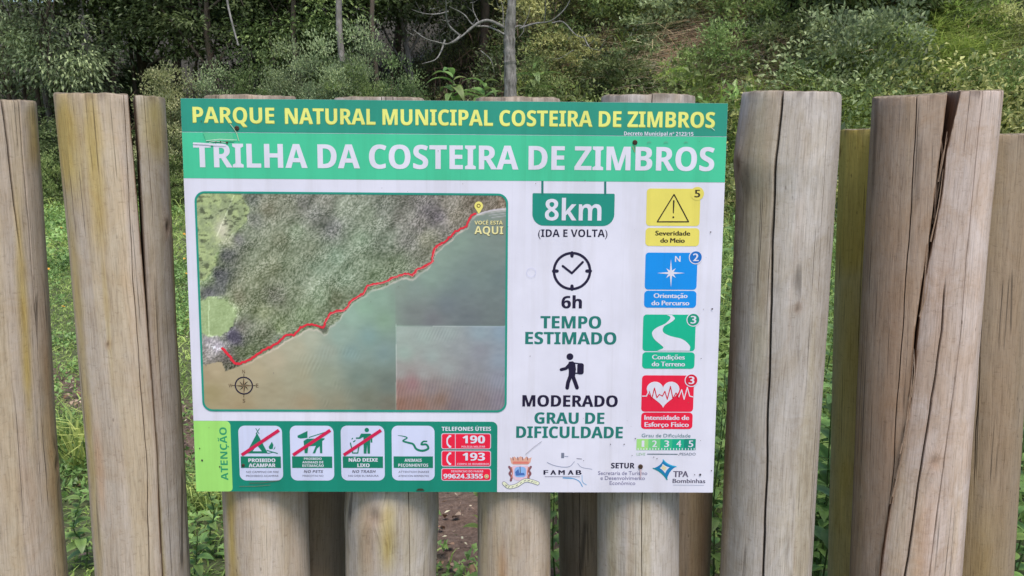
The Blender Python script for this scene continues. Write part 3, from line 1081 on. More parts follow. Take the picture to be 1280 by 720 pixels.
# wood outside the frame goes on the same way
for i in range(12):
    s_ = -1 if i % 2 else 1
    X = s_ * rng.uniform(17, 30) if s_ > 0 else -rng.uniform(13, 28)
    d_ = rng.uniform(17, 30)

# low dark growth under the trees and along the wood's edge (things)
G_BUSH = "bushes along the foot of the forest and on the slope"


def bush(px, py, key, wpx, label, hz=1.0, dist=None, sink=0.0):
    """shrub whose middle shows at (px,py), about wpx pixels wide"""
    if dist is None:
        p = hit(px, py + wpx * 0.28)
    else:
        p = at(px, py, dist)
        p[2] = terrain(p[0], p[1])
    depth = (p - EYE) @ FWD
    if ('tall_' + key) in SHRUBS and dist is not None and hz > 0.95:
        key = 'tall_' + key
    sc = wpx * depth / FPX / ((2.3 if key.startswith('tall') else 1.75) if dist is not None else 1.0)
    p[2] = terrain(p[0], p[1]) - sink
    o = thing2("bush", SHRUBS[key], ("stems", "foliage"), p, (rng.uniform(-.1, .1), rng.uniform(-.1, .1), rng.uniform(0, 6.28)), (sc, sc, sc * (min(hz, 1.15) if key.startswith('tall') else hz)), label, "bush", G_BUSH)
    return o


bushes = [
    # left, under the forest: sit on the flat ground at the wood's edge
    (20, 190, 'mid', 110, "green bush between the left edge post and the photo's edge, at the wood's foot", 1.0, 17.0),
    (62, 175, 'dark', 95, "dark green bush seen between the left edge post and the split post", 1.3, 16.6),
    (66, 215, 'mid', 60, "low green bush at the lawn's far end between the two left posts", 0.9, 15.6),
    (120, 160, 'dark2', 90, "dark bush behind the top of the split post", 1.4, 17.2),
    (205, 110, 'pale', 82, "pale-tipped bush standing out above the split post's right half", 1.0, 15.8, 1.35),
    (215, 170, 'dark', 90, "dark bush in the gap between the split post and the sign", 1.5, 16.6),
    (222, 215, 'mid', 56, "small green bush beside the sign's left edge at the lawn's end", 1.0, 15.4),
    (268, 112, 'blue', 78, "grey-green bush just above the sign's upper left corner", 1.2, 16.0, 1.2),
    (310, 100, 'dark', 90, "dark bush above the letter R of PARQUE", 1.6, 16.6, 0.9),
    (360, 75, 'blue', 70, "grey-green drooping bush above the word PARQUE's end", 1.5, 16.2, 1.6),
    (400, 100, 'dark2', 90, "dark bush above the gap before the word NATURAL", 1.7, 16.8, 0.9),
    (452, 62, 'blue', 95, "grey-green rounded bush left of the bare dead tree's lowest twigs", 1.4, 15.6, 1.6),
    (424, 78, 'blue', 85, "grey-green bush hiding the foot of the straight pale trunk", 1.4, 15.2),
    (455, 105, 'mid', 70, "green bush above the word NATURAL", 1.3, 15.2, 0.9),
    (505, 105, 'dark', 80, "dark bush below the left twigs of the bare dead tree", 1.2, 14.8, 0.7),
    (40, 100, 'dark', 90, "dark bush added to darken the hollow, left of the split post", 1.3, 20.5),  # this and the next dark bushes are added to cover lit ground
    (98, 98, 'dark2', 90, "dark bush added to darken the hollow, above the split post's left corner", 1.3, 20.5),
    (140, 92, 'dark', 90, "dark bush added to darken the hollow, above the split post's middle", 1.3, 20.8),
    (180, 95, 'dark2', 80, "dark bush added to darken the hollow, behind the pale-tipped bush", 1.3, 20.4),
    (330, 80, 'dark', 90, "dark bush added to darken the wood above the last letters of PARQUE", 1.3, 20.6),
    (395, 70, 'dark2', 90, "dark bush added to darken the wood left of the straight pale trunk", 1.3, 20.8),
    (668, 92, 'mid', 62, "green bush at the right foot of the bare dead tree", 1.3, 13.9, 0.9),
]
for row in bushes:
    px, py, key, wpx, lb, hz, dist = row[:7]
    lift = row[7] if len(row) > 7 else 0.0
    p = at(px, py + wpx * 0.30, dist)
    o = bush(px, py, key, wpx, lb, hz, dist)
    tall = ('tall_' + key) in SHRUBS and hz > 0.95
    topz = at(px, py - wpx * 0.45, dist)[2] - o.location[2]
    o.scale[2] = topz / (3.35 if tall else 1.08)
    if key == 'fern':
        o.scale[2] = min(o.scale[2], o.scale[0] * 1.25)
    k_ = min(max(o.scale[0], o.scale[2] * 0.62), o.scale[2] * 1.5)
    o.scale[0] = o.scale[1] = k_
slope_b = [
    (700, 45, 'olive', 85, "olive bush right of the bare dead tree's trunk, behind its twigs"),
    (722, 100, 'olive', 75, "olive-brown bush above the word MUNICIPAL's end"),
    (758, 45, 'mid', 80, "mid green bush on the slope at the right branch tips of the dead tree"),
    (775, 108, 'dark', 60, "dark bush over a gap in the slope above the word COSTEIRA"),
    (812, 15, 'olive', 90, "yellowish bush at the top of the slope above COSTEIRA DE"),
    (845, 55, 'blue', 80, "grey-green bush on the slope above the letters DE ZIM"),
    (848, 115, 'lime', 46, "small bright yellow-green bush just above the sign's upper edge"),
    (905, 95, 'mid', 70, "green bush on the slope above the sign's upper right corner"),
    (950, 30, 'mid', 95, "leafy green bush high on the slope above the thick grey post"),
    (1000, 38, 'mid', 90, "round green bush high on the slope, right of the dry hanging grass"),
    (985, 85, 'dark', 80, "dark bush with a hollow under it above the thick grey post"),
    (1060, 28, 'dark2', 105, "dark bush high on the slope left of the bright grass"),
    (1072, 100, 'blue', 84, "silvery grey-green bush between the thick grey post and the huge split post"),
    (1066, 145, 'blue', 60, "lower silvery bush at the shoulder of the thick grey post"),
    (1120, 20, 'olive', 85, "olive bush on the upper slope above the huge split post"),
    (1165, 35, 'dark', 70, "dark bush between patches of bright grass on the upper slope"),
    (1215, 62, 'lime', 70, "yellow-green bush on the slope above the leaning post half"),
    (1250, 30, 'dark', 80, "dark bush at the upper right corner of the photo"),
    (1268, 85, 'olive', 70, "olive bush at the right edge of the photo, above the shaded brown post"),
    (1262, 135, 'mid', 66, "green bush right above the shaded brown post"),
    (900, 20, 'olive', 60, "small olive bush under the light grass at the top of the slope"),
    (1120, 75, 'lime', 50, "small bright bush half sunk in the long grass on the slope"),
]
for px, py, key, wpx, lb in slope_b:
    bush(px, py, key, wpx, lb, rng.uniform(0.95, 1.35))

# ---- dead tree with bleached branches
DT = 13.2


def pw(px, py, dy=0.0):
    return at(px, py, DT + dy)


base = np.array([at(637, 118, DT)[0], DT, float(terrain(at(637, 118, DT)[0], DT))])
dead = link("dead_tree", None, None, base, "bare dead tree with lichen-grey trunk and bleached branches, above the sign's middle", "tree")
tr = [base + np.array([0, 0, -0.3]), pw(638, 110), pw(637, 70), pw(637, 40), pw(640, 0), pw(642, -60), pw(636, -120)]
v, f = tube(spline(tr, 10), np.interp(np.linspace(0, 1, 61), [0, 0.3, 0.55, 0.6, 1], [0.105, 0.095, 0.085, 0.072, 0.045]) * (1 + 0.05 * rng.normal(size=61)), 12)
link("trunk", make_mesh("trunk", v - base, f, [BARK_LICHEN], None, True), dead)
brs = [
    ([(634, 36), (612, 26), (596, 31), (575, 45), (560, 55), (550, 52), (530, 48), (517, 36)], 0.035, -0.3),
    ([(575, 45), (560, 28), (556, 5), (553, -25)], 0.024, -0.5),
    ([(560, 14), (545, 17), (530, 18), (515, 14)], 0.016, -0.6),
    ([(556, 50), (552, 65), (545, 74), (528, 80)], 0.022, -0.4),
    ([(575, 45), (568, 52), (556, 55)], 0.02, -0.3),
    ([(632, 42), (610, 33), (592, 30), (580, 20), (560, 8)], 0.026, 0.2),
    ([(600, 30), (592, 15), (590, 5)], 0.012, 0.1),
    ([(565, 48), (563, 40), (566, 34)], 0.010, -0.4),
    ([(530, 48), (524, 42), (516, 44)], 0.008, -0.4),
    ([(628, 30), (626, 10), (624, -5)], 0.012, 0.1),
    ([(545, 16), (541, 11), (536, 12)], 0.007, -0.5),
    ([(650, 36), (668, 30), (690, 27), (708, 10), (715, -10)], 0.024, -0.3),
    ([(690, 27), (705, 28), (718, 40), (730, 46), (742, 40)], 0.018, -0.5),
    ([(730, 46), (735, 58), (750, 63)], 0.012, -0.5),
    ([(680, 28), (682, 10), (680, -8)], 0.014, -0.2),
    ([(655, 35), (660, 20), (661, 8)], 0.010, 0.0),
    ([(640, 35), (652, 32), (655, 40), (648, 46)], 0.020, 0.0),
    ([(600, 62), (612, 75), (618, 92)], 0.010, -0.1),
    ([(716, 62), (700, 72), (690, 74)], 0.008, -0.2),
]
for _k in range(26):
    _b = brs[int(rng.integers(0, 14))][0]
    _p = _b[int(rng.integers(1, len(_b)))]
    _a = rng.uniform(-2.8, -0.3)
    _L = rng.uniform(8, 20)
    brs.append(([_p, (_p[0] + 0.5 * _L * math.cos(_a) + rng.uniform(-2, 2), _p[1] + 0.5 * _L * math.sin(_a)), (_p[0] + _L * math.cos(_a), _p[1] + _L * math.sin(_a) + rng.uniform(-3, 3))], 0.009, -0.2))
for pts, r0, dy in brs:
    q = [pw(x, y, dy * k / (len(pts) - 1)) + rng.normal(size=3) * 0.012 for k, (x, y) in enumerate(pts)]
    s_ = spline(q, 6)
    v, f = tube(s_, np.linspace(r0 * 0.75, r0 * 0.15, len(s_)) * (1 + 0.12 * rng.normal(size=len(s_))), 7)
    link("branch", make_mesh("branch", v - base, f, [BRANCH_DEAD], None, True), dead)

# ---- slim trunks and stems seen in the dark of the forest
thin = [
    (428, 26, -40, 15.9, 0.075, BARK_PALE, "straight pale trunk rising above the word NATURAL"),
    (471, 120, -40, 16.2, 0.055, BARK, "slim brown trunk right of the pale one above NATURAL"),
    (372, 60, -40, 16.8, 0.06, BARK, "dark brown trunk with reddish bark patch above PARQUE"),
    (68, 130, 30, 17.4, 0.045, BARK_PALE, "thin pale stem in the dark hollow between the left posts"),
    (92, 125, 20, 18.2, 0.05, BARK, "brown stem in the dark hollow above the split post"),
    (40, 130, 30, 17.8, 0.06, BARK, "reddish brown stem behind the top of the left edge post"),
    (136, 125, 30, 17.6, 0.05, BARK, "leaning brown stem behind the split post's flat top"),
    (24, 130, 10, 19.0, 0.05, BARK, "slender stem near the left edge of the photo"),
    (52, 130, 10, 18.6, 0.07, BARK_PALE, "pale brown trunk in the hollow, between two darker stems at left"),
    (80, 130, 10, 19.6, 0.06, BARK, "brown trunk deep in the hollow between the two left posts"),
    (108, 130, 10, 17.3, 0.03, BARK_PALE, "thinnest pale stem, just above the split post's left corner"),
    (122, 130, 10, 19.2, 0.08, BARK, "stout brown trunk behind the split post's flat top"),
    (165, 130, 10, 18.8, 0.05, BARK, "brown stem between the split post's two tops"),
    (245, 130, 10, 18.0, 0.04, BARK, "thin stem between the pale-tipped bush and the sign corner"),
    (8, 130, 10, 17.9, 0.05, BARK_PALE, "pale stem at the very left edge of the photo"),
]
for px, p0, p1, d_, r0, mt, lb in thin:
    X = at(px, 60, d_)[0]
    z0 = float(terrain(X, d_))
    b0 = np.array([X, d_, z0])
    q = [b0 - np.array([0, 0, .2])]
    for k in range(1, 7):
        q.append(b0 + np.array([rng.normal() * 0.05, rng.normal() * 0.05, k * 1.15]))
    s_ = spline(q, 6)
    v, f = tube(s_, np.linspace(r0, r0 * 0.6, len(s_)), 9)
    o = link("slender_trunk", make_mesh("slender_trunk", v - b0, f, [mt], None, True), None, b0, lb, "tree trunk", "slim trunks in the shade of the forest")
# bleached broken twig hanging in front of the forest
q = [at(283, -30, 15.6), at(284, 0, 15.6), at(290, 28, 15.5), at(298, 57, 15.4)]
v, f = tube(spline(q, 6), np.linspace(0.022, 0.016, 19), 6)
link("hanging_branch", make_mesh("hanging_branch", v - q[0], f, [BRANCH_DEAD], None, True), None, q[0], "bleached broken branch hanging above the sign's upper left corner", "branch")


# ---- ground cover as stuff
def scatter(n, x0, x1, y0, y1, r):
    return r.uniform(x0, x1, n), r.uniform(y0, y1, n)


def in_view(x, y, marg=1.3):
    return np.abs(x) < (y * 0.64 + marg)


def add_stuff(name, label, V, F, A, mat):
    link(name, make_mesh(name, V, F, [mat], {'rnd': A}), label=label, kind="stuff")


r = np.random.default_rng(31)
# lawn: fine mixed blades, denser near the fence
vs = []


def grass_patch(n, x0, x1, y0, y1, Lr, Wr, mat_tone=(0, 1), dens=None, lean=0.5, r=r):
    x, y = scatter(n, x0, x1, y0, y1, r)
    keep = in_view(x, y)
    if dens is not None:
        keep &= r.random(n) < dens(x, y)
    x, y = x[keep], y[keep]
    P = np.stack([x, y, terrain(x, y) - 0.005], 1)
    D = np.stack([r.normal(size=len(x)) * lean, r.normal(size=len(x)) * lean, np.ones(len(x))], 1)
    tone = np.clip(mat_tone[0] + (mat_tone[1] - mat_tone[0]) * (0.45 * r.random(len(x)) + 0.55 * fbm(x * 1.3, y * 1.3, 0, 5, 3)), 0, 1)
    return P, D, r.uniform(*Lr, len(x)), r.uniform(*Wr, len(x)), tone


def merge(chunks):
    V = np.concatenate([c[0] for c in chunks])
    off, F = 0, []
    for c in chunks:
        F.append(c[1] + off)
        off += len(c[0])
    return V, np.concatenate(F), np.concatenate([c[2] for c in chunks])


nosoil = lambda x, y: np.clip(1 - soilmask(x, y) * (0.72 + 0.27 * smooth(-1.3, -0.8, x)), 0, 1)
ch = []
ch.append(blades(*grass_patch(150000, -5.5, 1.2, 3.2, 9.0, (0.025, 0.075), (0.004, 0.008), dens=nosoil, lean=0.9), ) if False else None)
ch = []
P, D, L, Wd, tone = grass_patch(85000, -5.5, 1.0, 2.2, 9.0, (0.025, 0.07), (0.006, 0.011), dens=nosoil, lean=0.9)
ch.append(blades(P, D, L, Wd, r, tone))
P, D, L, Wd, tone = grass_patch(75000, -13, 4.0, 8.5, 21.0, (0.06, 0.15), (0.010, 0.020), lean=0.8)
ch.append(blades(P, D, L, Wd, r, tone))
P, D, L, Wd, tone = grass_patch(2600, -13, -1.0, 14.5, 19.0, (0.25, 0.55), (0.012, 0.022), (0.4, 1.0), lean=0.5)
ch.append(blades(P, D, L, Wd, r, tone, 0.6))
add_stuff("lawn_grass", "short rough grass of the clearing between the fence and the forest", *merge(ch), G['grass'])
# broad-leaved creeping weeds in the lawn
ch = []
P, D, L, Wd, tone = grass_patch(80000, -5.5, 1.0, 2.2, 9.0, (0.022, 0.050), (0.014, 0.028),
                                dens=lambda x, y: nosoil(x, y) * smooth(0.42, 0.6, fbm(x * 1.1 + 3, y * 1.1, 0, 12, 3)), lean=1.3)
P[:, 2] += r.uniform(0, 0.07, len(P))
ch.append(leaves(P, D, L, Wd, r, tone))
P, D, L, Wd, tone = grass_patch(60000, -13, 4.0, 8.5, 21.0, (0.05, 0.11), (0.03, 0.055),
                                dens=lambda x, y: smooth(0.45, 0.6, fbm(x * 0.7 + 3, y * 0.7, 0, 13, 3)), lean=1.3)
P[:, 2] += r.uniform(0, 0.16, len(P))
ch.append(leaves(P, D, L, Wd, r, tone))
add_stuff("creeping_weeds", "low broad-leaved weeds creeping through the grass", *merge(ch), G['herb'])

green = [(1130, 95, 110, 50, 4200), (1085, 60, 60, 40, 1200), (1200, 110, 90, 60, 2600), (1165, 70, 60, 40, 1600),
         (905, 6, 90, 20, 2600), (860, 22, 70, 20, 1000), (1050, 190, 60, 40, 2600), (1270, 60, 60, 40, 1200), (1020, 118, 60, 30, 1200),
         (800, 60, 60, 30, 700), (1230, 20, 80, 30, 1200), (1045, 235, 40, 50, 2200), (960, 8, 60, 20, 900), (915, 200, 40, 90, 1600)]
dryp = [(915, 30, 80, 26, 1700), (800, 70, 120, 30, 1500), (900, 60, 60, 60, 1200), (1130, 28, 70, 20, 600), (1200, 45, 90, 20, 800), (1250, 110, 50, 50, 900),
        (740, 80, 70, 50, 900), (1010, 70, 90, 60, 700), (860, 75, 60, 40, 900), (1040, 10, 90, 20, 700), (1180, 85, 70, 20, 500), (690, 100, 50, 40, 500)]
mv = [(950, 112, 80, 40, 2600), (928, 90, 50, 25, 900), (960, 75, 70, 30, 1000), (880, 105, 50, 30, 700), (590, 95, 200, 50, 800), (1000, 110, 40, 20, 400)]


def patch_clear(x, y):
    """0 inside the open grass, straw and brush patches of the slope"""
    keep = np.ones(len(x))
    for a_, b_, w_, h_, _n in green + dryp[:9] + mv[:2] + [(575, 112, 60, 60, 0), (620, 112, 60, 60, 0)]:
        c = hit(a_, b_)
        dep = (c - EYE) @ FWD
        sx, sy = w_ * dep / FPX * 0.5, max(0.5, h_ * dep / FPX * 0.95)
        keep *= 1 - 0.93 * np.exp(-(((x - c[0]) / sx) ** 2 + ((y - c[1] + 0.5) / (sy * 1.35)) ** 2) ** 1.5)
    return keep


# slope cover: mounds of leafy undergrowth, each mound of one kind
def mounds(n, x0, x1, y0, y1, keepf, rad, per, Lr, Wr, kinds, seed, tall=1.15):
    q = np.random.default_rng(seed)
    mx, my = q.uniform(x0, x1, n), q.uniform(y0, y1, n)
    k = in_view(mx, my, 1.8) & keepf(mx, my, q)
    mx, my = mx[k], my[k]
    n = len(mx)
    R = q.uniform(*rad, n)
    zz = terrain(mx, my)
    kn = fbm(mx * 0.45 + 31, my * 0.45, 0, seed, 3) + 0.25 * (q.random(n) - 0.5)
    tone0 = q.random(n)
    out = {}
    for lo, hi, key in kinds:
        sel = np.where((kn >= lo) & (kn < hi))[0]
        if len(sel) == 0:
            continue
        cnt = (per * (R[sel] / np.mean(rad)) ** 2).astype(int)
        i = np.repeat(sel, cnt)
        d = unit(q.normal(size=(len(i), 3)))
        d[:, 2] = np.abs(d[:, 2])
        lump = 1 + 0.55 * (fbm(d[:, 0] * 2 + i * 7.1, d[:, 1] * 2, d[:, 2] * 2, 3, 3) - 0.5) * 2
        rr_ = R[i] * lump * (0.65 + 0.35 * q.random(len(i)) ** 0.5)
        P = np.stack([mx[i] + d[:, 0] * rr_, my[i] + d[:, 1] * rr_, zz[i] + d[:, 2] * rr_ * tall - 0.05], 1)
        D = d * 0.6 + q.normal(size=P.shape) * 0.6 + np.array([0, -0.2, 0])
        tone = np.clip(0.85 * tone0[i] + 0.35 * q.random(len(i)) - 0.12, 0, 1)
        V, F, A = leaves2(P, D, q.uniform(*Lr, len(i)), q.uniform(*Wr, len(i)), q, tone)
        out.setdefault(key, []).append((V, F, A))
    return out


mo = mounds(1500, -7, 17, 9, 27, lambda x, y, q: (q.random(len(x)) < patch_clear(x, y)) & (y > toe(x) - 1.5) & (q.random(len(x)) < smooth(-6.0, -1.0, x) + 0.15), (0.30, 1.15), 420, (0.06, 0.125), (0.030, 0.062),
            [(0.0, 0.34, 'dark'), (0.34, 0.43, 'mid'), (0.43, 0.50, 'olive'), (0.50, 0.56, 'blue'), (0.56, 0.66, 'mid'), (0.66, 0.74, 'olive'), (0.74, 1.3, 'lime')], 17)
mo2 = mounds(420, -3, 17, 9, 24, lambda x, y, q: (q.random(len(x)) < patch_clear(x, y)) & (y > toe(x) - 1.5), (0.30, 0.70), 90, (0.13, 0.24), (0.06, 0.11),
             [(0.0, 0.48, 'dark'), (0.48, 0.60, 'herb'), (0.60, 1.3, 'mid')], 171)
for key, nm, lb in (('dark', "broad_dark_weeds", "dark broad-leaved weeds scattered over the slope"), ('herb', "broad_green_weeds", "fresh green broad-leaved weeds scattered over the slope"), ('mid', "broad_mid_weeds", "mid green broad-leaved weeds scattered over the slope")):
    if key in mo2:
        add_stuff(nm, lb, *merge(mo2[key]), G[key])
for key, nm, lb in (('dark', "dark_creepers", "dark green creepers in patches on the slope"), ('mid', "slope_creepers", "mid green creepers covering the slope between the bushes"),  # the dark leaf tone falls to mounds by noise
                    ('olive', "slope_undergrowth", "tangled olive undergrowth covering the slope"), ('blue', "grey_green_herbs", "low grey-green herbs growing in patches on the slope"),
                    ('lime', "bright_herbs", "bright green herbs growing in patches on the slope")):
    if key in mo:
        add_stuff(nm, lb, *merge(mo[key]), G[key])


def slope_patch(px, py, wx, wy, n, Lr, Wr, up=1.0, out=0.6, lean=0.45, lift=0.45):
    """blades rooted on the slope around a spot of the photo"""
    c = hit(px, py)
    dep = (c - EYE) @ FWD
    sx = wx * dep / FPX / 2
    sy = max(0.5, wy * dep / FPX / 2 * 1.9)
    q = r.normal(size=(n, 2)) * 0.5
    cl = r.normal(size=(max(6, n // 60), 2)) * 0.5
    k = r.integers(len(cl), size=n)
    q = cl[k] + q * 0.16
    x = c[0] + q[:, 0] * sx * 2
    y = c[1] + q[:, 1] * sy * 2
    P = np.stack([x, y, terrain(x, y) + r.random(n) * lift], 1)
    dirx = r.normal(size=len(cl))[k] * 0.3
    D = np.stack([dirx + r.normal(size=n) * lean, -out + r.normal(size=n) * lean, np.full(n, up)], 1)
    return blades(P, D, r.uniform(*Lr, n), r.uniform(*Wr, n), r, np.clip(0.6 * r.random(n) + 0.4 * r.random(len(cl))[k], 0, 1), 0.7)


add_stuff("slope_grass", "long bright green grass in clumps on the slope", *merge([slope_patch(a, b, c, d, int(e * 0.9), (0.30, 0.70), (0.014, 0.028)) for a, b, c, d, e in green]), G['lime'])
add_stuff("dry_grass", "dry straw-coloured grass hanging over ledges of the slope", *merge([slope_patch(a, b, c, d, int(e * 1.6), (0.30, 0.75), (0.008, 0.018), up=0.1, out=0.9, lean=0.6) for a, b, c, d, e in dryp]), G['dry'])
add_stuff("dead_brush", "mauve-brown tangle of dead twigs above the thick grey post", *merge([slope_patch(a, b, c, d, int(e * 1.3), (0.3, 0.8), (0.006, 0.014), up=0.3, out=0.5, lean=1.2) for a, b, c, d, e in mv]), G['mauve'])

# thin straw stalks and bare twigs standing out of the slope cover everywhere
n = 9000
x, y = scatter(n, -3, 16, 9, 24, r)
keep = in_view(x, y, 1.5) & (y > toe(x) - 1.5) & (r.random(n) < smooth(0.40, 0.62, fbm(x * 0.6 + 3, y * 0.6, 0, 83, 3)))
x, y = x[keep], y[keep]
P = np.stack([x, y, terrain(x, y) + r.uniform(0.1, 0.8, len(x))], 1)
D = np.stack([r.normal(size=len(x)) * 0.7, r.normal(size=len(x)) * 0.6 - 0.3, r.uniform(0.1, 1.2, len(x))], 1)
V, F, A = blades(P, D, r.uniform(0.25, 0.8, len(x)), r.uniform(0.006, 0.016, len(x)), r, r.random(len(x)), 0.9)
add_stuff("straw_stalks", "loose straw stalks and bare twigs standing out of the slope cover", V, F, A, G['dry'])

# brown shaded litter and hanging stems inside the forest
n = 26000
x, y = scatter(n, -16, 3, 16.5, 27, r)
P = np.stack([x, y, terrain(x, y) + r.random(n) ** 2 * 2.2], 1)
D = r.normal(size=P.shape) * np.array([0.4, 0.4, 1.0])
V, F, A = blades(P, D, r.uniform(0.2, 0.8, n), r.uniform(0.008, 0.02, n), r, r.random(n) * 0.6, 0.5)
add_stuff("forest_brush", "brown dead twigs and hanging stems in the dark of the forest", V, F, A, G['twig'])
n = 55000
x, y = scatter(n, -16, 3, 17.5, 28, r)
hn = fbm(x * 0.6 + 7, y * 0.6 + 7, 0, 18, 3)
P = np.stack([x, y, terrain(x, y) + r.random(n) * (0.3 + 1.3 * smooth(0.45, 0.7, hn))], 1)
D = r.normal(size=P.shape) + np.array([0, -0.4, 0])
V, F, A = leaves2(P, D, r.uniform(0.06, 0.13, n), r.uniform(0.025, 0.05, n), r, r.random(n))
add_stuff("forest_undergrowth", "dark leafy undergrowth of the forest floor", V, F, A, G['dark'])

# ================================================================== THE SIGN
sign = link("info_sign", None, None, BC, "large printed green and white trail sign with map, screwed to the post fronts", "sign")
_rot = np.array(BR)
from mathutils import Matrix
sign.rotation_euler = Matrix(_rot.tolist()).to_euler()
TH = 0.003


def B(px, py):
    """board coordinates (u, v) of a photo pixel"""
    d = ray(px, py)
    nrm = BR[:, 1]
    t = ((BC - EYE) @ nrm) / (d @ nrm)
    q = (EYE + d * t - BC) @ BR
    return np.array([q[0], q[2]])


def pr(*c, **k):
    return print_mat("print_%02x%02x%02x" % c, obs(*c), **k)


_pm = {}


def ink(*c):
    if c not in _pm:
        _pm[c] = pr(*c)
    return _pm[c]


WHITE = ink(206, 206, 220)
Y0L = 0.0                      # front face of the board is at local y = 0 (towards -y)


def up3(P2, lay):
    P2 = np.asarray(P2, float)
    return np.column_stack([P2[:, 0], np.full(len(P2), -lay * 0.00035), P2[:, 1]])


def tess(poly):
    idx = tessellate_polygon([[Vector((p[0], p[1], 0)) for p in poly]])
    out = []
    P = np.asarray(poly, float)
    for a, b, c in idx:
        ar = (P[b][0] - P[a][0]) * (P[c][1] - P[a][1]) - (P[b][1] - P[a][1]) * (P[c][0] - P[a][0])
        out.append((a, b, c) if ar > 0 else (a, c, b))
    return np.array(out)


class Art:
    """flat printed shapes on one layer, collected into one mesh"""

    def __init__(s, lay):
        s.v, s.f, s.m, s.mats, s.n, s.lay = [], [], [], [], 0, lay

    def add(s, P2, F, mat, dl=0.0):
        if mat not in s.mats:
            s.mats.append(mat)
        s.v.append(up3(P2, s.lay + dl))
        s.f.append(np.asarray(F) + s.n)
        s.m += [s.mats.index(mat)] * len(F)
        s.n += len(P2)
        return s

    def poly(s, pts, mat, dl=0.0, local=False):
        P = np.array([p if local else B(*p) for p in pts])
        return s.add(P, tess(P), mat, dl)

    def stroke(s, pts, w, mat, dl=0.0, closed=False, cap=True, local=False):
        """ribbon along pixel points, w in photo pixels"""
        P = np.array([p if local else B(*p) for p in pts])
        k = 0.0016
        W = np.broadcast_to(np.asarray(w, float), (len(P),)) * k * 0.5
        if closed:
            P = np.vstack([P, P[:1]])
            W = np.append(W, W[0])
        for i in range(len(P) - 1):
            d = P[i + 1] - P[i]
            L = np.hypot(*d)
            if L < 1e-7:
                continue
            n_ = np.array([-d[1], d[0]]) / L
            q = np.array([P[i] - n_ * W[i], P[i + 1] - n_ * W[i + 1], P[i + 1] + n_ * W[i + 1], P[i] + n_ * W[i]])
            s.add(q, [[0, 1, 2], [0, 2, 3]], mat, dl + 0.004 * (i % 3))
        if cap:
            for i in range(len(P)):
                s.disc_l(P[i], W[i], mat, dl + 0.013 + 0.003 * (i % 2), 8)
        return s

    def disc_l(s, c, r_, mat, dl=0.0, n=28, sq=1.0):
        a = np.arange(n) * 2 * math.pi / n
        P = np.vstack([c, np.column_stack([c[0] + r_ * np.cos(a), c[1] + r_ * sq * np.sin(a)])])
        F = [[0, 1 + i, 1 + (i + 1) % n] for i in range(n)]
        return s.add(P, F, mat, dl)

    def disc(s, px, py, rpx, mat, dl=0.0, n=28):
        return s.disc_l(B(px, py), rpx * 0.0016, mat, dl, n)

    def ring_l(s, c, r0, r1, mat, dl=0.0, n=40):
        a = np.arange(n) * 2 * math.pi / n
        e = np.column_stack([np.cos(a), np.sin(a)])
        P = np.vstack([c + e * r0, c + e * r1])
        F = []
        for i in range(n):
            j = (i + 1) % n
            F += [[i, n + i, n + j], [i, n + j, j]]
        return s.add(P, F, mat, dl)

    def ring(s, px, py, r0, r1, mat, dl=0.0, n=40):
        return s.ring_l(B(px, py), r0 * 0.0016, r1 * 0.0016, mat, dl, n)

    def rrect_l(s, a, b, rad, mat, dl=0.0):
        P = rr_pts(a, b, rad)
        return s.add(np.vstack([[0.5 * (a[0] + b[0]), 0.5 * (a[1] + b[1])], P]), [[0, 1 + i, 1 + (i + 1) % len(P)] for i in range(len(P))], mat, dl)

    def rrect(s, x0, y0, x1, y1, rpx, mat, dl=0.0):
        ym, xm = 0.5 * (y0 + y1), 0.5 * (x0 + x1)
        a = (B(x0, ym)[0], B(xm, y1)[1])
        b = (B(x1, ym)[0], B(xm, y0)[1])
        rr_ = rpx if hasattr(rpx, '__len__') else (rpx,) * 4
        return s.rrect_l(a, b, [q * 0.0016 for q in rr_], mat, dl)

    def text(s, txt, x0, y0, x1, y1, cap, mat, font='b', dl=0.0, slant=0.0, bold=0.0):
        """baseline from (x0,y0) to (x1,y1) photo pixels, capitals 'cap' pixels high"""
        p0, p1 = B(x0, y0), B(x1, y1)
        H = np.hypot(*(B(x0, y0 - cap) - p0))
        V, F, Wd = layout(txt, font)
        L = np.hypot(*(p1 - p0))
        ex = (p1 - p0) / L
        ey = np.array([-ex[1], ex[0]])
        sx = L / Wd
        X = V[:, 0] * sx + slant * V[:, 1] * H
        P = p0 + X[:, None] * ex + (V[:, 1] * H)[:, None] * ey
        s.add(P, F, mat, dl)
        if bold:
            for k_, (ox, oy) in enumerate(((bold, 0), (-bold, 0))):
                s.add(P + np.array([ox, oy]) * 0.0016, F, mat, dl + 0.011 * (k_ + 1))
        return s

    def build(s, name, parent, label=None, kind=None):
        me = make_mesh(name, np.concatenate(s.v), np.concatenate(s.f), s.mats, None, False, s.m)
        return link(name, me, parent, label=label, kind=kind)


def rr_pts(a, b, rad, n=7):
    """rounded rectangle, a=(u0,v0) b=(u1,v1); rad per corner: bl, br, tr, tl"""
    if not hasattr(rad, '__len__'):
        rad = (rad,) * 4
    out = []
    for (cx_, cy_, a0), r_ in zip(((a[0], a[1], 180), (b[0], a[1], 270), (b[0], b[1], 0), (a[0], b[1], 90)), rad):
        sx = 1 if cx_ == a[0] else -1
        sy = 1 if cy_ == a[1] else -1
        if r_ <= 0:
            out.append((cx_, cy_))
            continue
        for k in range(n + 1):
            t = math.radians(a0 + 90 * k / n)
            out.append((cx_ + sx * r_ + r_ * math.cos(t), cy_ + sy * r_ + r_ * math.sin(t)))
    return np.array(out)


# ---- lettering: outlines of Blender's own built-in fonts, laid out glyph by glyph
_gl = {}


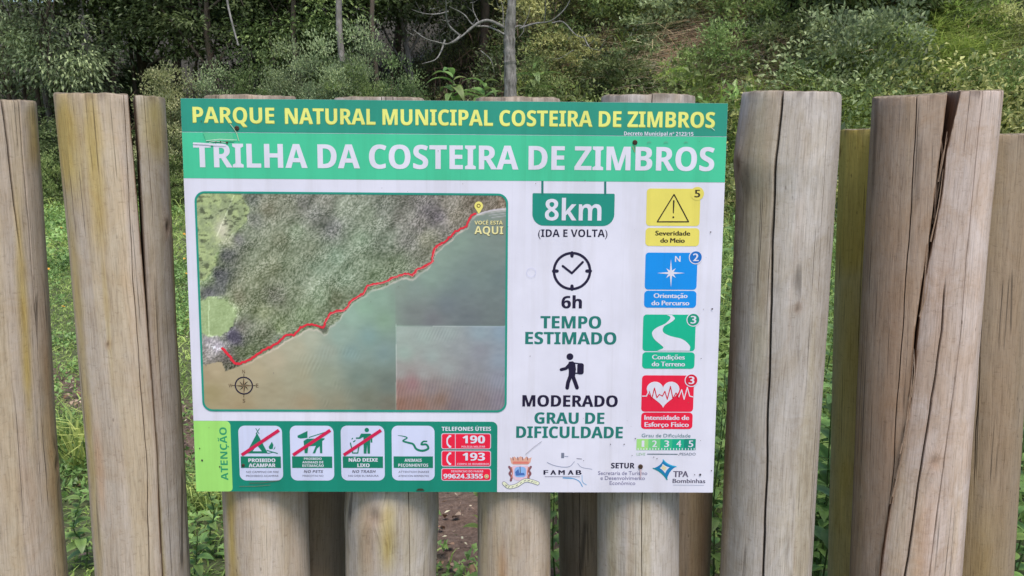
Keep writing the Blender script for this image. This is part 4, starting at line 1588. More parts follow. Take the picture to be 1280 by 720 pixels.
def fchar(c, font):
    o = ord(c)
    if font == 'b':
        if 'A' <= c <= 'Z':
            return chr(0x1D5D4 + o - 65)
        if 'a' <= c <= 'z':
            return chr(0x1D5EE + o - 97)
        if '0' <= c <= '9':
            return chr(0x1D7EC + o - 48)
    if font == 'r':
        if 'A' <= c <= 'Z':
            return chr(0x1D5A0 + o - 65)
        if 'a' <= c <= 'z':
            return chr(0x1D5BA + o - 97)
    return c


def raw_glyph(ch):
    def mesh_of(body):
        cu = bpy.data.curves.new("t", 'FONT')
        cu.body = body
        cu.resolution_u = 3
        cu.fill_mode = 'FRONT'
        ob = bpy.data.objects.new("t", cu)
        COL.objects.link(ob)
        dg = bpy.context.evaluated_depsgraph_get()
        me = bpy.data.meshes.new_from_object(ob.evaluated_get(dg))
        v = np.array([p.co[:2] for p in me.vertices]).reshape(-1, 2)
        f = []
        for p in me.polygons:
            q = list(p.vertices)
            f += [(q[0], q[i], q[i + 1]) for i in range(1, len(q) - 1)]
        bpy.data.objects.remove(ob)
        bpy.data.meshes.remove(me)
        bpy.data.curves.remove(cu)
        return v, np.array(f)
    v, f = mesh_of(ch)
    v2, _ = mesh_of(ch + ch)
    adv = v2[:, 0].max() - v[:, 0].max()
    return v, f, adv


_cap = {}
BASE_OF = {'Ç': 'C', 'Ã': 'A', 'Ú': 'U', 'Á': 'A', 'É': 'E', 'Í': 'I', 'Ê': 'E', 'Ó': 'O', 'Ô': 'O', 'ç': 'c', 'ã': 'a', 'õ': 'o', 'ô': 'o', 'í': 'i'}


def glyph(c, font):
    if (c, font) in _gl:
        return _gl[(c, font)]
    if font not in _cap:
        v, f, a = raw_glyph(fchar('H', font))
        _cap[font] = v[:, 1].max()
    cap = _cap[font]
    bc = BASE_OF.get(c, c)
    v, f, adv = raw_glyph(fchar(bc, font) if bc in 'ABCDEFGHIJKLMNOPQRSTUVWXYZabcdefghijklmnopqrstuvwxyz0123456789' else bc)
    v = v / cap
    adv /= cap
    if c in BASE_OF:
        upper = bc.isupper()
        cx_ = 0.5 * (v[:, 0].min() + v[:, 0].max())
        top = 1.0 if upper else 0.76
        w = 0.16 if font == 'b' else 0.10
        if c in 'ÇçĆ':
            pts = [(cx_ + 0.02, 0.02), (cx_ + 0.06, 0.02), (cx_ + 0.03, -0.06), (cx_ + 0.14, -0.12), (cx_ + 0.11, -0.24), (cx_ - 0.12, -0.27), (cx_ - 0.12, -0.20), (cx_ + 0.02, -0.19), (cx_ + 0.03, -0.14), (cx_ - 0.05, -0.11)]
        elif c in 'Ããõ':
            pts = [(cx_ - 0.27, top + 0.10), (cx_ - 0.15, top + 0.26), (cx_ + 0.03, top + 0.21), (cx_ + 0.15, top + 0.27), (cx_ + 0.27, top + 0.27),
                   (cx_ + 0.15, top + 0.11), (cx_ - 0.03, top + 0.15), (cx_ - 0.15, top + 0.10)]
        elif c in 'Êô Ô':
            pts = [(cx_ - 0.20, top + 0.08), (cx_ - 0.05, top + 0.28), (cx_ + 0.05, top + 0.28), (cx_ + 0.20, top + 0.08), (cx_ + 0.08, top + 0.08), (cx_, top + 0.18), (cx_ - 0.08, top + 0.08)]
        else:
            pts = [(cx_ - 0.10, top + 0.08), (cx_ + 0.02, top + 0.28), (cx_ + 0.02 + w, top + 0.28), (cx_ - 0.02, top + 0.08)]
        pts = np.array(pts)
        f = np.concatenate([f, tess(pts) + len(v)])
        v = np.concatenate([v, pts])
    _gl[(c, font)] = (v, f, adv)
    return _gl[(c, font)]


def layout(txt, font):
    vs, fs, x, n_ = [], [], 0.0, 0
    x0 = None
    for c in txt:
        if c == ' ':
            x += 0.36
            continue
        if c == '_':           # wide space
            x += 0.55
            continue
        if c == 'º':
            v, f, adv = glyph('o', font)
            v = v * 0.62 + np.array([0, 0.52])
            adv = adv * 0.66
        else:
            v, f, adv = glyph(c, font)
        if x0 is None:
            x0 = v[:, 0].min()
        vs.append(v + np.array([x, 0]))
        fs.append(f + n_)
        n_ += len(v)
        last = x + v[:, 0].max()
        x += adv
    V = np.concatenate(vs) - np.array([x0, 0])
    return V, np.concatenate(fs), last - x0


# ---- board slab
M_EDGE, t_, b_ = nt("board_edge")
b_.inputs["Base Color"].default_value = (0.55, 0.55, 0.56, 1)
b_.inputs["Roughness"].default_value = 0.5
U0, U1, V0, V1 = -BW / 2, BW / 2, -BH / 2, BH / 2
pts = rr_pts((U0, V0), (U1, V1), 0.002, 3)
n = len(pts)
vb = np.vstack([np.column_stack([pts[:, 0], np.zeros(n), pts[:, 1]]), np.column_stack([pts[:, 0], np.full(n, TH), pts[:, 1]])])
fb = [tuple(range(n)), tuple(range(2 * n - 1, n - 1, -1))] + [((i + 1) % n, i, n + i, n + (i + 1) % n) for i in range(n)]
me = make_mesh("board", vb, fb, [WHITE, M_EDGE], None, False, [0, 1] + [1] * n)
link("board", me, sign, label="thin rigid white board")

TEALD, GREEN, PANEL, LIGHTG = ink(40, 138, 118), ink(66, 184, 142), ink(22, 126, 106), ink(150, 208, 108)
NAVY, TEALT, YEL, RED, BLUE = ink(30, 24, 52), ink(32, 112, 104), ink(232, 222, 118), ink(222, 30, 62), ink(12, 132, 214)
TEALC, YCARD, DARKB, GREYT = ink(18, 168, 132), ink(222, 204, 96), ink(46, 36, 24), ink(95, 92, 110)


def hband(name, ytl, ytr, ybl, ybr, mat, lay):
    vt = 0.5 * (B(300, ytl)[1] + B(860, ytr)[1]) if ytl else V1
    vb_ = 0.5 * (B(300, ybl)[1] + B(860, ybr)[1])
    a = Art(lay)
    a.add(np.array([(U0 + 0.0002, vb_), (U1 - 0.0002, vb_), (U1 - 0.0002, vt - 0.0002), (U0 + 0.0002, vt - 0.0002)]), [[0, 1, 2], [0, 2, 3]], mat)
    return a.build(name, sign)


hb = hband("header_band", None, None, 165, 170.5, TEALD, 1)
tb = hband("title_band", 165.5, 171, 222.8, 228, GREEN, 1)
a = Art(2)
SH = ink(160, 170, 70)
for (txt, x0, y0, x1, y1) in (("PARQUE", 241.7, 153, 342.8, 154.2), ("NATURAL MUNICIPAL COSTEIRA DE ZIMBROS", 356.9, 154.6, 892.8, 159.6)):
    a.text(txt, x0 - 0.7, y0 + 0.8, x1 + 0.7, y1 + 0.8, 20.4, SH)
    a.text(txt, x0, y0, x1, y1, 19.3, YEL, dl=0.4, bold=0.25)
a.build("lettering", hb, label="yellow header lettering")
a = Art(2)
a.text("Decreto Municipal nº 2123/15", 780, 169.2, 866.6, 169.9, 4.7, WHITE)
a.build("lettering", hb, label="tiny white decree lettering")
a = Art(2)
a.text("TRILHA DA COSTEIRA DE ZIMBROS", 243, 209, 892, 213.8, 29.8, WHITE, bold=0.45)
a.build("lettering", tb, label="large white title lettering")

# ---- 8km badge
a = Art(1)
a.rrect(665.5, 241.8, 768, 282.3, (15, 15, 1.5, 1.5), ink(26, 132, 116))
a.stroke([(678, 226), (678, 244)], 2.8, TEALT, 0.3, cap=False)
a.stroke([(756.5, 227), (756.5, 244)], 2.8, TEALT, 0.3, cap=False)
bd = a.build("distance_badge", sign, label="teal hanging badge with the distance")
a = Art(2)
a.text("8km", 681, 275.3, 751.5, 275.8, 26.5, WHITE)
a.build("lettering", bd)
a = Art(1)
a.text("(IDA E VOLTA)", 672.6, 296, 759.3, 296.2, 9.3, NAVY)
a.build("lettering", sign, label="dark small lettering under the distance badge")

# ---- clock
a = Art(1)
a.ring(715, 338.8, 21.6, 25.0, NAVY)
a.stroke([(703.5, 332.5), (714.8, 341.5), (728.5, 327.5)], 3.0, NAVY, 0.2)
for p, q in (((715, 316), (715, 320)), ((715, 361.5), (715, 357.5)), ((692, 338.8), (696.5, 338.8)), ((738, 338.8), (733.5, 338.8))):
    a.stroke([p, q], 4.4, NAVY, 0.3)
a.build("clock_symbol", sign)
for txt, x0, y0, x1, y1, cap, mt, lb in (
        ("6h", 702, 385.3, 727, 385.5, 15.4, NAVY, "dark lettering under the clock"),
        ("TEMPO", 675.8, 410.3, 751, 410.6, 15.3, TEALT, "teal lettering, upper line under the clock"),
        ("ESTIMADO", 656.8, 430, 770, 430.6, 15.2, TEALT, "teal lettering, lower line under the clock"),
        ("MODERADO", 653.2, 508, 771.7, 508.6, 14.2, NAVY, "dark lettering under the walker"),
        ("GRAU DE", 668.3, 529.4, 755, 529.8, 14.0, TEALT, "teal lettering, second line under the walker"),
        ("DIFICULDADE", 645.5, 547.2, 778, 547.8, 14.4, TEALT, "teal lettering, lowest line under the walker")):
    a = Art(1)
    a.text(txt, x0, y0, x1, y1, cap, mt, bold=0.35)
    a.build("lettering", sign, label=lb)

# ---- hiker
a = Art(1)
a.disc(712.4, 445.8, 4.5, NAVY)
a.poly([(711, 452), (716, 451.5), (719, 454), (720, 462), (718.5, 472), (710.5, 472), (711, 463), (709.5, 458)], NAVY, 0.1)
a.stroke([(713, 454.5), (707.5, 460.5), (701.5, 462)], 4.2, NAVY, 0.2)
a.stroke([(713, 470), (710, 478), (709, 484.8)], 5.0, NAVY, 0.3)
a.stroke([(716, 470), (719, 478), (721.3, 484.6)], 5.0, NAVY, 0.4)
a.rrect(721.5, 453.8, 729.7, 468, 3.2, NAVY, 0.5)
a.stroke([(717, 453.5), (724, 454.5)], 1.6, NAVY, 0.55)
a.stroke([(718, 466.5), (724, 466.5)], 1.8, NAVY, 0.6)
a.build("walker_symbol", sign, label="dark figure walking with a backpack")


def card(nm, box, cap_box, col_, circ, num, numcol, ringcol, l1, l2, tcol, lb):
    a = Art(1)
    a.rrect(*box, 4.5, col_)
    a.rrect(*cap_box, 4.8, col_, 0.2)
    o = a.build("rating_card", sign, label=lb)
    a = Art(2.2)
    if ringcol is not None:
        a.disc(circ[0], circ[1], 9.0, ringcol)
        a.disc(circ[0], circ[1], 7.8, nm, 0.3)
    else:
        a.disc(circ[0], circ[1], 8.6, col_)
    a.text(num, circ[0] - 3.3, circ[1] + 4.6, circ[0] + 3.3, circ[1] + 4.6, 9.3, numcol, 'a', dl=0.6, bold=0.35)
    a.build("rating_number", o)
    a = Art(2)
    for (t_x, x0, y0, x1, y1) in (l1, l2):
        a.text(t_x, x0, y0, x1, y1, 5.7, tcol, 'a', bold=0.33)
    a.build("lettering", o)
    return o


c1 = card(None, (808, 235.8, 875, 282.4), (806.8, 285, 874, 307.6), YCARD, (871.5, 242), "5", DARKB, None,
          ("Severidade", 819.2, 294.2, 862.4, 294.4), ("do Meio", 825.5, 303.2, 855.5, 303.4), DARKB, "yellow rating card with a warning triangle")
a = Art(2)
a.stroke([(842.5, 243), (860.6, 277.2), (821.5, 277.2)], 1.5, DARKB, closed=True)
a.stroke([(842.2, 251), (841.6, 266)], [2.0, 1.2], DARKB, 0.3)
a.disc(841.6, 271.5, 1.2, DARKB, 0.4)
a.build("warning_triangle", c1)
c2 = card(ink(24, 104, 184), (806.4, 315.8, 871.3, 362), (805.2, 363.4, 870.3, 384.6), BLUE, (869.6, 321.6), "2", WHITE, WHITE,
          ("Orientação", 817.2, 372.3, 859, 372.5), ("do Percurso", 814.4, 381.4, 861.2, 381.6), WHITE, "blue rating card with a compass star")
a = Art(2)
st = []
for k in range(16):
    an = math.radians(90 + k * 22.5)
    rad = {0: 17.5, 1: 3.5, 2: 8.5, 3: 3.5}[k % 4]
    st.append((838.6 + rad * math.cos(an), 341.3 - rad * math.sin(an)))
a.poly(st, WHITE)
a.text("N", 843.8, 327.2, 850.2, 327.2, 7.2, WHITE, 'a', bold=0.3)
a.build("compass_star", c2)
c3 = card(ink(16, 138, 112), (803.6, 393.2, 869.2, 438.8), (802.8, 440.2, 868.2, 460.8), TEALC, (866.6, 399.6), "3", WHITE, WHITE,
          ("Condições", 815.2, 449, 855.6, 449.2), ("do Terreno", 814.8, 457.6, 855.8, 457.8), WHITE, "green rating card with a winding path")
a = Art(2)
lft = spline([(833.5, 393.6), (838, 397), (832, 404), (820, 410), (815, 416), (818, 424), (826, 431), (829, 435), (821, 438.4)], 6)
rgt = spline([(862, 438.4), (862, 432), (853, 424), (838, 420), (829, 415), (830, 408), (839, 402.5), (843.5, 398), (840, 393.8)], 6)
a.poly([tuple(p) for p in lft] + [tuple(p) for p in rgt], WHITE)
a.build("winding_path_symbol", c3)
c4 = card(ink(196, 24, 52), (802, 469.2, 867, 514.6), (801.4, 515.6, 865.6, 536.2), RED, (864.2, 475.2), "3", WHITE, WHITE,
          ("Intensidade de", 805.6, 524.6, 861, 524.8), ("Esforço Físico", 805.8, 533.3, 860.6, 533.5), WHITE, "red rating card with a heart and pulse line")
a = Art(2)
hp = []
for k in range(40):
    tt = 2 * math.pi * k / 40
    hx, hy = 16 * math.sin(tt) ** 3, 13 * math.cos(tt) - 5 * math.cos(2 * tt) - 2 * math.cos(3 * tt) - math.cos(4 * tt)
    hp.append((828.8 + hx * 1.28, 490.5 - hy * 1.14))
a.poly(hp, WHITE)
pl = [(803, 495), (808, 495), (811, 488), (814.5, 499), (818, 485), (821, 497), (824, 493), (828, 495), (831, 489), (834, 499), (838, 483), (841, 498), (845, 491), (848, 497), (852, 487), (855, 499), (859, 484), (862, 495), (866, 496)]
a.stroke(pl[:14], 1.3, ink(196, 24, 52), 0.4)
a.stroke(pl[13:], 1.3, WHITE, 0.3)
a.stroke(pl[:3], 1.3, WHITE, 0.6)
a.build("heart_symbol", c4)

# ---- difficulty scale
a = Art(1)
cols = [(150, 204, 122), (108, 190, 124), (52, 172, 128), (24, 158, 126), (20, 132, 112)]
for k, c in enumerate(cols):
    x0 = 795.6 + 14.8 * k
    a.rrect(x0, 548.6, x0 + 14.75, 562.6, 0, ink(*c))
    for j in range(4):
        xx = x0 + 2 + j * 3.6
        a.stroke([(xx, 560.0), (xx, 562.7)], 1.1, WHITE, 0.4, cap=False)
    a.text(str(k + 1), x0 + (6.6 if k == 0 else 4.6 + 0.3 * k), 558.6, x0 + (9.4 if k == 0 else 10.2 + 0.3 * k), 558.6, 8.0, WHITE, 'a', dl=0.5, bold=0.3)
sc_ = a.build("difficulty_scale", sign, label="five-step bar shading from light to dark green")
a = Art(2)
a.text("Grau de Dificuldade", 802, 546.2, 863, 546.6, 4.3, ink(92, 128, 134), 'a')
a.text("LEVE", 795.8, 569, 806.5, 569, 3.2, ink(150, 190, 150), 'a')
a.stroke([(809, 567.4), (847, 567.6)], 1.0, ink(80, 100, 110), cap=False)
a.text("PESADO", 849.5, 569, 869.5, 569, 3.2, ink(110, 120, 135), 'a')
a.build("lettering", sc_)

# ---- agency marks along the bottom
a = Art(1)
PNK, BRN, CRL, LB, PY = ink(214, 184, 200), ink(128, 84, 92), ink(206, 120, 108), ink(130, 170, 220), ink(226, 220, 190)
a.poly([(637.5, 571.5), (639, 579), (641.5, 580.5), (660, 580.5), (663, 578), (664.5, 571.5), (661, 573), (658, 570.5), (655, 573.5), (651, 570.2), (646, 573), (643, 570.5), (640, 573)], ink(206, 158, 140))
a.rrect(641, 576.8, 661, 579.6, 0.5, CRL, 0.2)
a.rrect(640.5, 582, 660.3, 600.5, (7, 7, 1, 1), PNK, 0.1)
a.rrect(643, 583.5, 657.5, 596.5, 4.5, LB, 0.3)
a.poly([(648, 586), (649.2, 591), (655, 591), (656, 594), (645, 594.5), (644, 590)], ink(70, 104, 170), 0.5)
a.stroke([(650, 583), (650.4, 591)], 0.8, NAVY, 0.6, cap=False)
for sg, cx_ in ((1, 637.5), (-1, 662.5)):
    a.stroke(spline([(cx_ - sg * 1, 583.5), (cx_ + sg * 1.5, 588), (cx_ - sg * 0.5, 592), (cx_ + sg * 2, 596), (cx_ + sg * 1, 600.5)], 4), 3.1, BRN, 0.2)
    a.stroke(spline([(cx_ + sg * 2, 584), (cx_ + sg * 3, 590), (cx_ + sg * 2.2, 597)], 4), 1.3, ink(190, 120, 100), 0.5)
for k in range(4):
    a.stroke([(641 + k * 6, 571.5), (641.6 + k * 6, 575)], 1.1, BRN, 0.3)
rb_ = spline([(630, 604), (636, 608.5), (646, 606.5), (656, 600.5), (665, 601.5), (672, 604)], 6)
a.stroke(rb_, 5.6, ink(120, 118, 140), 0.55)
a.stroke(rb_, 4.2, PY, 0.8)
for k in range(8):
    q = rb_[3 + k * 3]
    a.stroke([(q[0] - 0.8, q[1] + 0.8), (q[0] + 0.9, q[1] - 0.5)], 0.8, GREYT, 1.1)
a.build("municipal_crest", sign, label="small coat of arms with crown, shield and ribbon")

a = Art(1)
a.text("FAMAB", 679.8, 593.2, 689, 593.3, 5.7, NAVY, 'a') if False else None
for ch_, xx in zip("FAMAB", (679.8, 688.4, 698.4, 710.2, 720.2)):
    a.text(ch_, xx, 593.3, xx + (5.0 if ch_ == 'F' else 7.2 if ch_ == 'M' else 6.3), 593.3, 5.7, NAVY, 'a', bold=0.5)
GL = ink(140, 146, 168)
a.stroke([(681, 595.8), (725, 595.9)], 0.6, GREYT, 0.1, cap=False)
a.stroke(spline([(684, 578), (692, 581.5), (702, 583.6), (712, 583), (718, 577)], 4), 0.8, GL, 0.2)
a.stroke(spline([(722, 579), (727, 584), (740, 586.4)], 4), 0.6, GL, 0.2)
a.stroke([(721, 573.2), (727, 573.6)], 0.8, GREYT, 0.2)
a.rrect(701.5, 566, 705.2, 572.5, 0.5, ink(112, 118, 136), 0.2)
a.stroke([(706, 570.3), (710, 570.6)], 0.9, GL, 0.3)
a.stroke(spline([(704, 597.3), (716, 598), (724, 601.5), (728, 608)], 5), [1.6] * 5 + [1.1] * 11, ink(92, 150, 196), 0.2)
a.stroke(spline([(727.5, 594), (728.2, 602), (733, 606)], 5), 0.9, ink(130, 170, 206), 0.3)
a.build("agency_logo", sign, label="dark spaced letters with thin lines and a blue swoosh")

a = Art(1)
a.text("SETUR", 763.8, 585.3, 793, 585.4, 6.8, NAVY, bold=0.15)
GT = ink(104, 98, 138)
a.text("Secretaria de Turismo", 747.6, 593.5, 809, 593.7, 4.6, GT, 'a')
a.text("e Desenvolvimento", 750.6, 599.7, 806, 599.9, 4.6, GT, 'a')
a.text("Econômico", 762, 606, 794, 606.2, 4.6, GT, 'a')
a.build("agency_lettering", sign, label="dark word above three thin grey lines")

a = Art(1)
DB, CY = ink(18, 92, 150), ink(46, 160, 200)
S4 = [(829, 574.8), (845, 583.2), (833.8, 599.4), (816.5, 585.3)]
I4 = [(828.2, 579.6), (837.0, 584.2), (831.4, 591.6), (824.6, 585.0)]
cc = np.array([830.5, 585.5])


def star4(P, pull):
    out = []
    P = [np.array(p, float) for p in P]
    for i in range(4):
        p, q = P[i], P[(i + 1) % 4]
        m_ = 0.5 * (p + q) * (1 - pull) + cc * pull
        for t_q in np.linspace(0, 1, 6, endpoint=False):
            out.append(tuple((1 - t_q) ** 2 * p + 2 * t_q * (1 - t_q) * m_ + t_q ** 2 * q))
    return out


a.poly(star4(S4, 0.45), ink(26, 116, 168))
a.stroke(star4(S4, 0.45)[0:7], 1.6, CY, 0.2)
a.stroke(star4(S4, 0.45)[12:19], 1.6, ink(20, 130, 140), 0.25)
a.poly(star4(I4, 0.35), WHITE, 0.5)
a.poly([(828.4, 581), (833.5, 584.3), (831, 588.6), (826.6, 585.2)], ink(206, 200, 160), 0.8)
a.text("TPA", 841.6, 596.2, 860, 596.3, 7.4, ink(90, 84, 104), 'a', bold=0.4)
a.text("Bombinhas", 840.8, 603.6, 881.4, 603.8, 5.2, ink(84, 80, 100), 'a', bold=0.2)
a.stroke([(841, 606.2), (880, 606.5)], 0.5, GL, 0.1, cap=False)
a.build("tax_logo", sign, label="blue four-pointed star with grey lettering")

# ---- warning strip
vt = 0.5 * (B(300, 526.3)[1] + B(600, 526.8)[1])
a = Art(1)
a.rrect_l((U0 + 0.0002, V0 + 0.0002), (B(621.6, 570)[0], vt), (0, 0, 0.012, 0), PANEL)
strip = a.build("warning_strip", sign, label="dark green strip along the lower left of the board")
a = Art(2)
a.rrect_l((U0 + 0.0004, V0 + 0.0004), (B(289.5, 570)[0], vt - 0.0002), (0, 0.008, 0.010, 0), LIGHTG)
a.text("ATENÇÃO", 286.4, 600.4, 283.6, 533.8, 0.01, ink(48, 150, 104)) if False else None
V, F, Wd = layout("ATENÇÃO", 'b')
p0, p1 = B(288.0, 600.2), B(285.6, 534.0)
L = p1[1] - p0[1]
capw = (B(288, 570)[0] - B(279.0, 570)[0])
x_r = 0.5 * (p0[0] + p1[0]) - 0.004
P = np.column_stack([x_r - V[:, 1] * capw, p0[1] + V[:, 0] * L / Wd])
a.add(P, F, ink(44, 140, 100), 0.5)
a.build("attention_tab", strip, label="light green tab with upright lettering")
PICT = ink(20, 116, 92)
CARDW = ink(192, 198, 224)
RB = ink(190, 28, 74)


def notice(x0, x1, lines_big, lines_small, draw, bar, lb):
    a = Art(2)
    a.rrect(x0, 532.0, x1, 600.5, 8.5, CARDW)
    o = a.build("notice_card", sign, label=lb)
    a = Art(3)
    draw(a, x0)
    if bar:
        a.stroke([(x0 + 3.5, 568.5), (x0 + 50.0, 537.5)], 4.3, RB, 1.2, cap=False)
    a.build("pictogram", o)
    a = Art(3)
    a.rrect(x0 + 2.3, 570.3, x1 - 2.0, 584.7, 0, PICT)
    for (tx, xa, y, xb, cp, bo) in lines_big:
        a.text(tx, xa, y, xb, y, cp, WHITE, dl=0.5, bold=bo)
    a.build("caption_band", o)
    a = Art(3)
    for (tx, xa, y, xb, cp, sl) in lines_small:
        a.text(tx, xa, y, xb, y, cp, GREYT, 'b' if cp > 3 else 'a', slant=sl)
    a.build("lettering", o)


def d_tent(a, x0):
    X = lambda x: x0 + (x - 298.9)
    a.poly([(X(321.5), 541), (X(335), 566.5), (X(308), 566.5)], PICT)
    a.poly([(X(321.5), 556.5), (X(327.5), 563.8), (X(316), 563.8)], CARDW, 0.4)
    a.stroke([(X(320), 535.5), (X(324), 542)], 0.9, PICT, 0.1)
    a.stroke([(X(324.5), 535.5), (X(320.2), 542)], 0.9, PICT, 0.2)
    a.poly([(X(340), 552), (X(342), 556), (X(341), 561), (X(337.2), 561.3), (X(336), 558.5)], PICT, 0.1)
    a.poly([(X(344.2), 557.5), (X(344), 560.5), (X(341.8), 562)], PICT, 0.1)
    a.stroke([(X(334), 562.8), (X(347), 566.5)], 1.2, PICT, 0.3)
    a.stroke([(X(335), 566.5), (X(341), 565.2)], 1.0, PICT, 0.35)


def d_dog(a, x0):
    X = lambda x: x0 + (x - 363)
    a.poly([(X(372), 544.4), (X(384.5), 538.4), (X(384.5), 547), (X(376), 548), (X(372.3), 546.8)], PICT)
    a.poly([(X(379.6), 551), (X(384), 548.2), (X(406), 547.6), (X(405.5), 549.2), (X(403), 551), (X(403), 566.3), (X(400.2), 566.3), (X(399.8), 557.4), (X(396.5), 560.5), (X(394), 566.5), (X(391), 566.3), (X(395), 557), (X(385.5), 557.6), (X(384.6), 566.3), (X(381), 566.3)], PICT, 0.1)
    a.stroke([(X(386.5), 546.5), (X(408), 539.5)], 1.0, PICT, 0.3)


def d_bin(a, x0):
    X = lambda x: x0 + (x - 426.4)
    a.disc(X(458.6), 537.3, 2.9, PICT)
    a.poly([(X(451.5), 541.8), (X(463), 541.8), (X(465.3), 544), (X(465.6), 553), (X(463.6), 553), (X(463), 547), (X(462.6), 566.8), (X(459.6), 566.8), (X(459), 555.5), (X(458.2), 566.8), (X(454.8), 566.8), (X(454.4), 546), (X(450), 548.3), (X(445), 548.3), (X(445), 546.6), (X(449), 546.4)], PICT, 0.1)
    a.stroke([(X(438.2), 553.5), (X(441), 566), (X(447.3), 566), (X(449.5), 553.8)], 1.5, PICT, 0.3)
    a.stroke([(X(442), 552), (X(444), 550.5)], 1.4, PICT, 0.3)
    a.stroke([(X(440), 548.5), (X(441), 547.5)], 1.2, PICT, 0.3)


def d_snake(a, x0):
    X = lambda x: x0 + (x - 489.8)
    P = spline([(X(497.5), 544.2), (X(503), 544.8), (X(509), 547), (X(503.8), 550.8), (X(510), 553), (X(516.5), 555), (X(520.5), 561), (X(528), 563.2), (X(535.3), 560.5), (X(533), 555.4), (X(526.8), 555.4), (X(529), 551.8), (X(533.5), 551.4)], 5)
    w = np.interp(np.linspace(0, 1, len(P)), [0, 0.08, 0.3, 0.6, 0.85, 1], [0.5, 1.0, 2.4, 3.0, 2.4, 1.8])
    a.stroke(P, w, PICT)


notice(298.9, 353.3, [("PROIBIDO", 310.9, 577.4, 344.3, 4.5, 0.15), ("ACAMPAR", 311.3, 583.7, 344.6, 4.5, 0.15)],
       [("NO CAMPING OR FIRE", 307.8, 591.0, 348.3, 2.5, 0.2), ("PROHIBIDO ACAMPAR", 307.8, 595.8, 348.5, 2.3, 0.0)], d_tent, True, "white notice with a crossed-out tent and fire")
notice(363.0, 417.4, [("PROIBIDO", 380.2, 574.5, 402.2, 2.7, 0.0), ("ANIMAIS DE", 378.2, 579.0, 404.4, 2.9, 0.0), ("ESTIMAÇÃO", 378.2, 583.3, 404.8, 2.9, 0.0)],
       [("NO PETS", 380, 590.8, 403.5, 3.3, 0.2), ("MASCOTAS NO", 378.5, 595.6, 404.5, 2.2, 0.0)], d_dog, True, "white notice with a crossed-out dog on a lead")
notice(426.4, 480.8, [("NÃO DEIXE", 436.2, 576.8, 472.3, 4.4, 0.15), ("LIXO", 447, 583.6, 462, 4.4, 0.15)],
       [("NO TRASH", 440.3, 590.8, 469, 3.3, 0.2), ("NO DEJE SU BASURA", 435.5, 595.6, 473.5, 2.2, 0.0)], d_bin, True, "white notice with a crossed-out person using a bin")
notice(489.8, 543.3, [("ANIMAIS", 505.8, 577.0, 527.2, 3.8, 0.0), ("PEÇONHENTOS", 498, 583.2, 535.3, 3.8, 0.0)],
       [("ATTENTION SNAKES", 498, 590.9, 536, 2.6, 0.2), ("ATENCIÓN SERPIENTES", 498, 595.8, 536, 2.2, 0.0)], d_snake, False, "white notice with a snake, nothing crossed out")
a = Art(2)
a.text("TELEFONES ÚTEIS", 552.2, 538.4, 613.7, 538.4, 5.0, WHITE, bold=0.1)
a.build("lettering", strip, label="white phone list heading")
OUT = ink(196, 178, 196)
for (y0, y1, num, small) in ((541.4, 561.4, "190", "POLÍCIA MILITAR"), (563.0, 583.2, "193", "CORPO DE BOMBEIROS")):
    a = Art(2)
    a.rrect(551.6, y0, 613.8, y1, 3.0, OUT)
    a.rrect(552.6, y0 + 1, 612.8, y1 - 1, 2.4, RED, 0.4)
    a.stroke([(569.2, y0 + 0.8), (569.2, y1 - 0.8)], 0.9, OUT, 0.8, cap=False)
    o = a.build("phone_plate", sign, label="red plate with the number " + num)
    a = Art(4)
    a.text(num, 578.6, y0 + 12.4, 606, y0 + 12.4, 9.6, WHITE, bold=0.3)
    a.text(small, 577 if num == "190" else 571.5, y0 + 17.9, 606.5 if num == "190" else 611.5, y0 + 17.9, 2.3, ink(216, 180, 200))
    a.stroke(spline([(562.2, y0 + 3.6), (559.6, y0 + 6.2), (558.9, y0 + 10), (559.6, y0 + 13.8), (562.2, y0 + 16.6)], 3), [2.4, 2.4, 2.3, 2.2, 2.0, 1.9, 1.8, 1.9, 2.0, 2.2, 2.3, 2.4, 2.4], WHITE, 0.2)
    a.stroke([(561, y0 + 3.4), (564.0, y0 + 3.4)], 2.6, WHITE, 0.4, cap=False)
    a.stroke([(561, y0 + 16.8), (564.0, y0 + 16.8)], 2.6, WHITE, 0.5, cap=False)
    a.build("lettering", o)
a = Art(2)
a.rrect(551.6, 585.0, 613.8, 600.8, 3.0, OUT)
a.rrect(552.6, 586.0, 612.8, 599.8, 2.4, RED, 0.4)
o = a.build("phone_plate", sign, label="red plate with the longest number")
a = Art(4)
a.text("DENÚNCIAS DO FAMAB", 564, 590.2, 604, 590.2, 2.6, ink(216, 180, 200))
a.text("99624.3355", 554.6, 597.8, 603.4, 597.8, 5.8, WHITE, bold=0.2)
a.disc(608.2, 595.2, 2.9, ink(206, 190, 150), 0.1)
a.ring(608.2, 595.2, 1.5, 2.0, ink(120, 110, 60), 0.3, 14)
a.build("lettering", o)

# ---- the aerial map
MX0, MY0, MX1, MY1 = 0, 0, 0, 0
mu0 = 0.5 * (B(243.3, 250)[0] + B(253.0, 500)[0])
mu1 = 0.5 * (B(635.6, 250)[0] + B(633.0, 500)[0])
mv1 = 0.5 * (B(260, 238.0)[1] + B(620, 242.8)[1])
mv0 = 0.5 * (B(265, 514.6)[1] + B(620, 514.6)[1])
BORD = ink(28, 138, 120)
# printed frame: a rounded ring
po = rr_pts((mu0, mv0), (mu1, mv1), 0.021, 9)
bw_ = 0.0042
pi_ = rr_pts((mu0 + bw_, mv0 + bw_), (mu1 - bw_, mv1 - bw_), 0.017, 9)
a = Art(3)
n = len(po)
F = []
for i in range(n):
    j = (i + 1) % n
    F += [[i, j, n + j], [i, n + j, n + i]]
a.add(np.vstack([po, pi_]), F, BORD)
mframe = a.build("map_frame", sign, label="thin teal rounded line round the map")

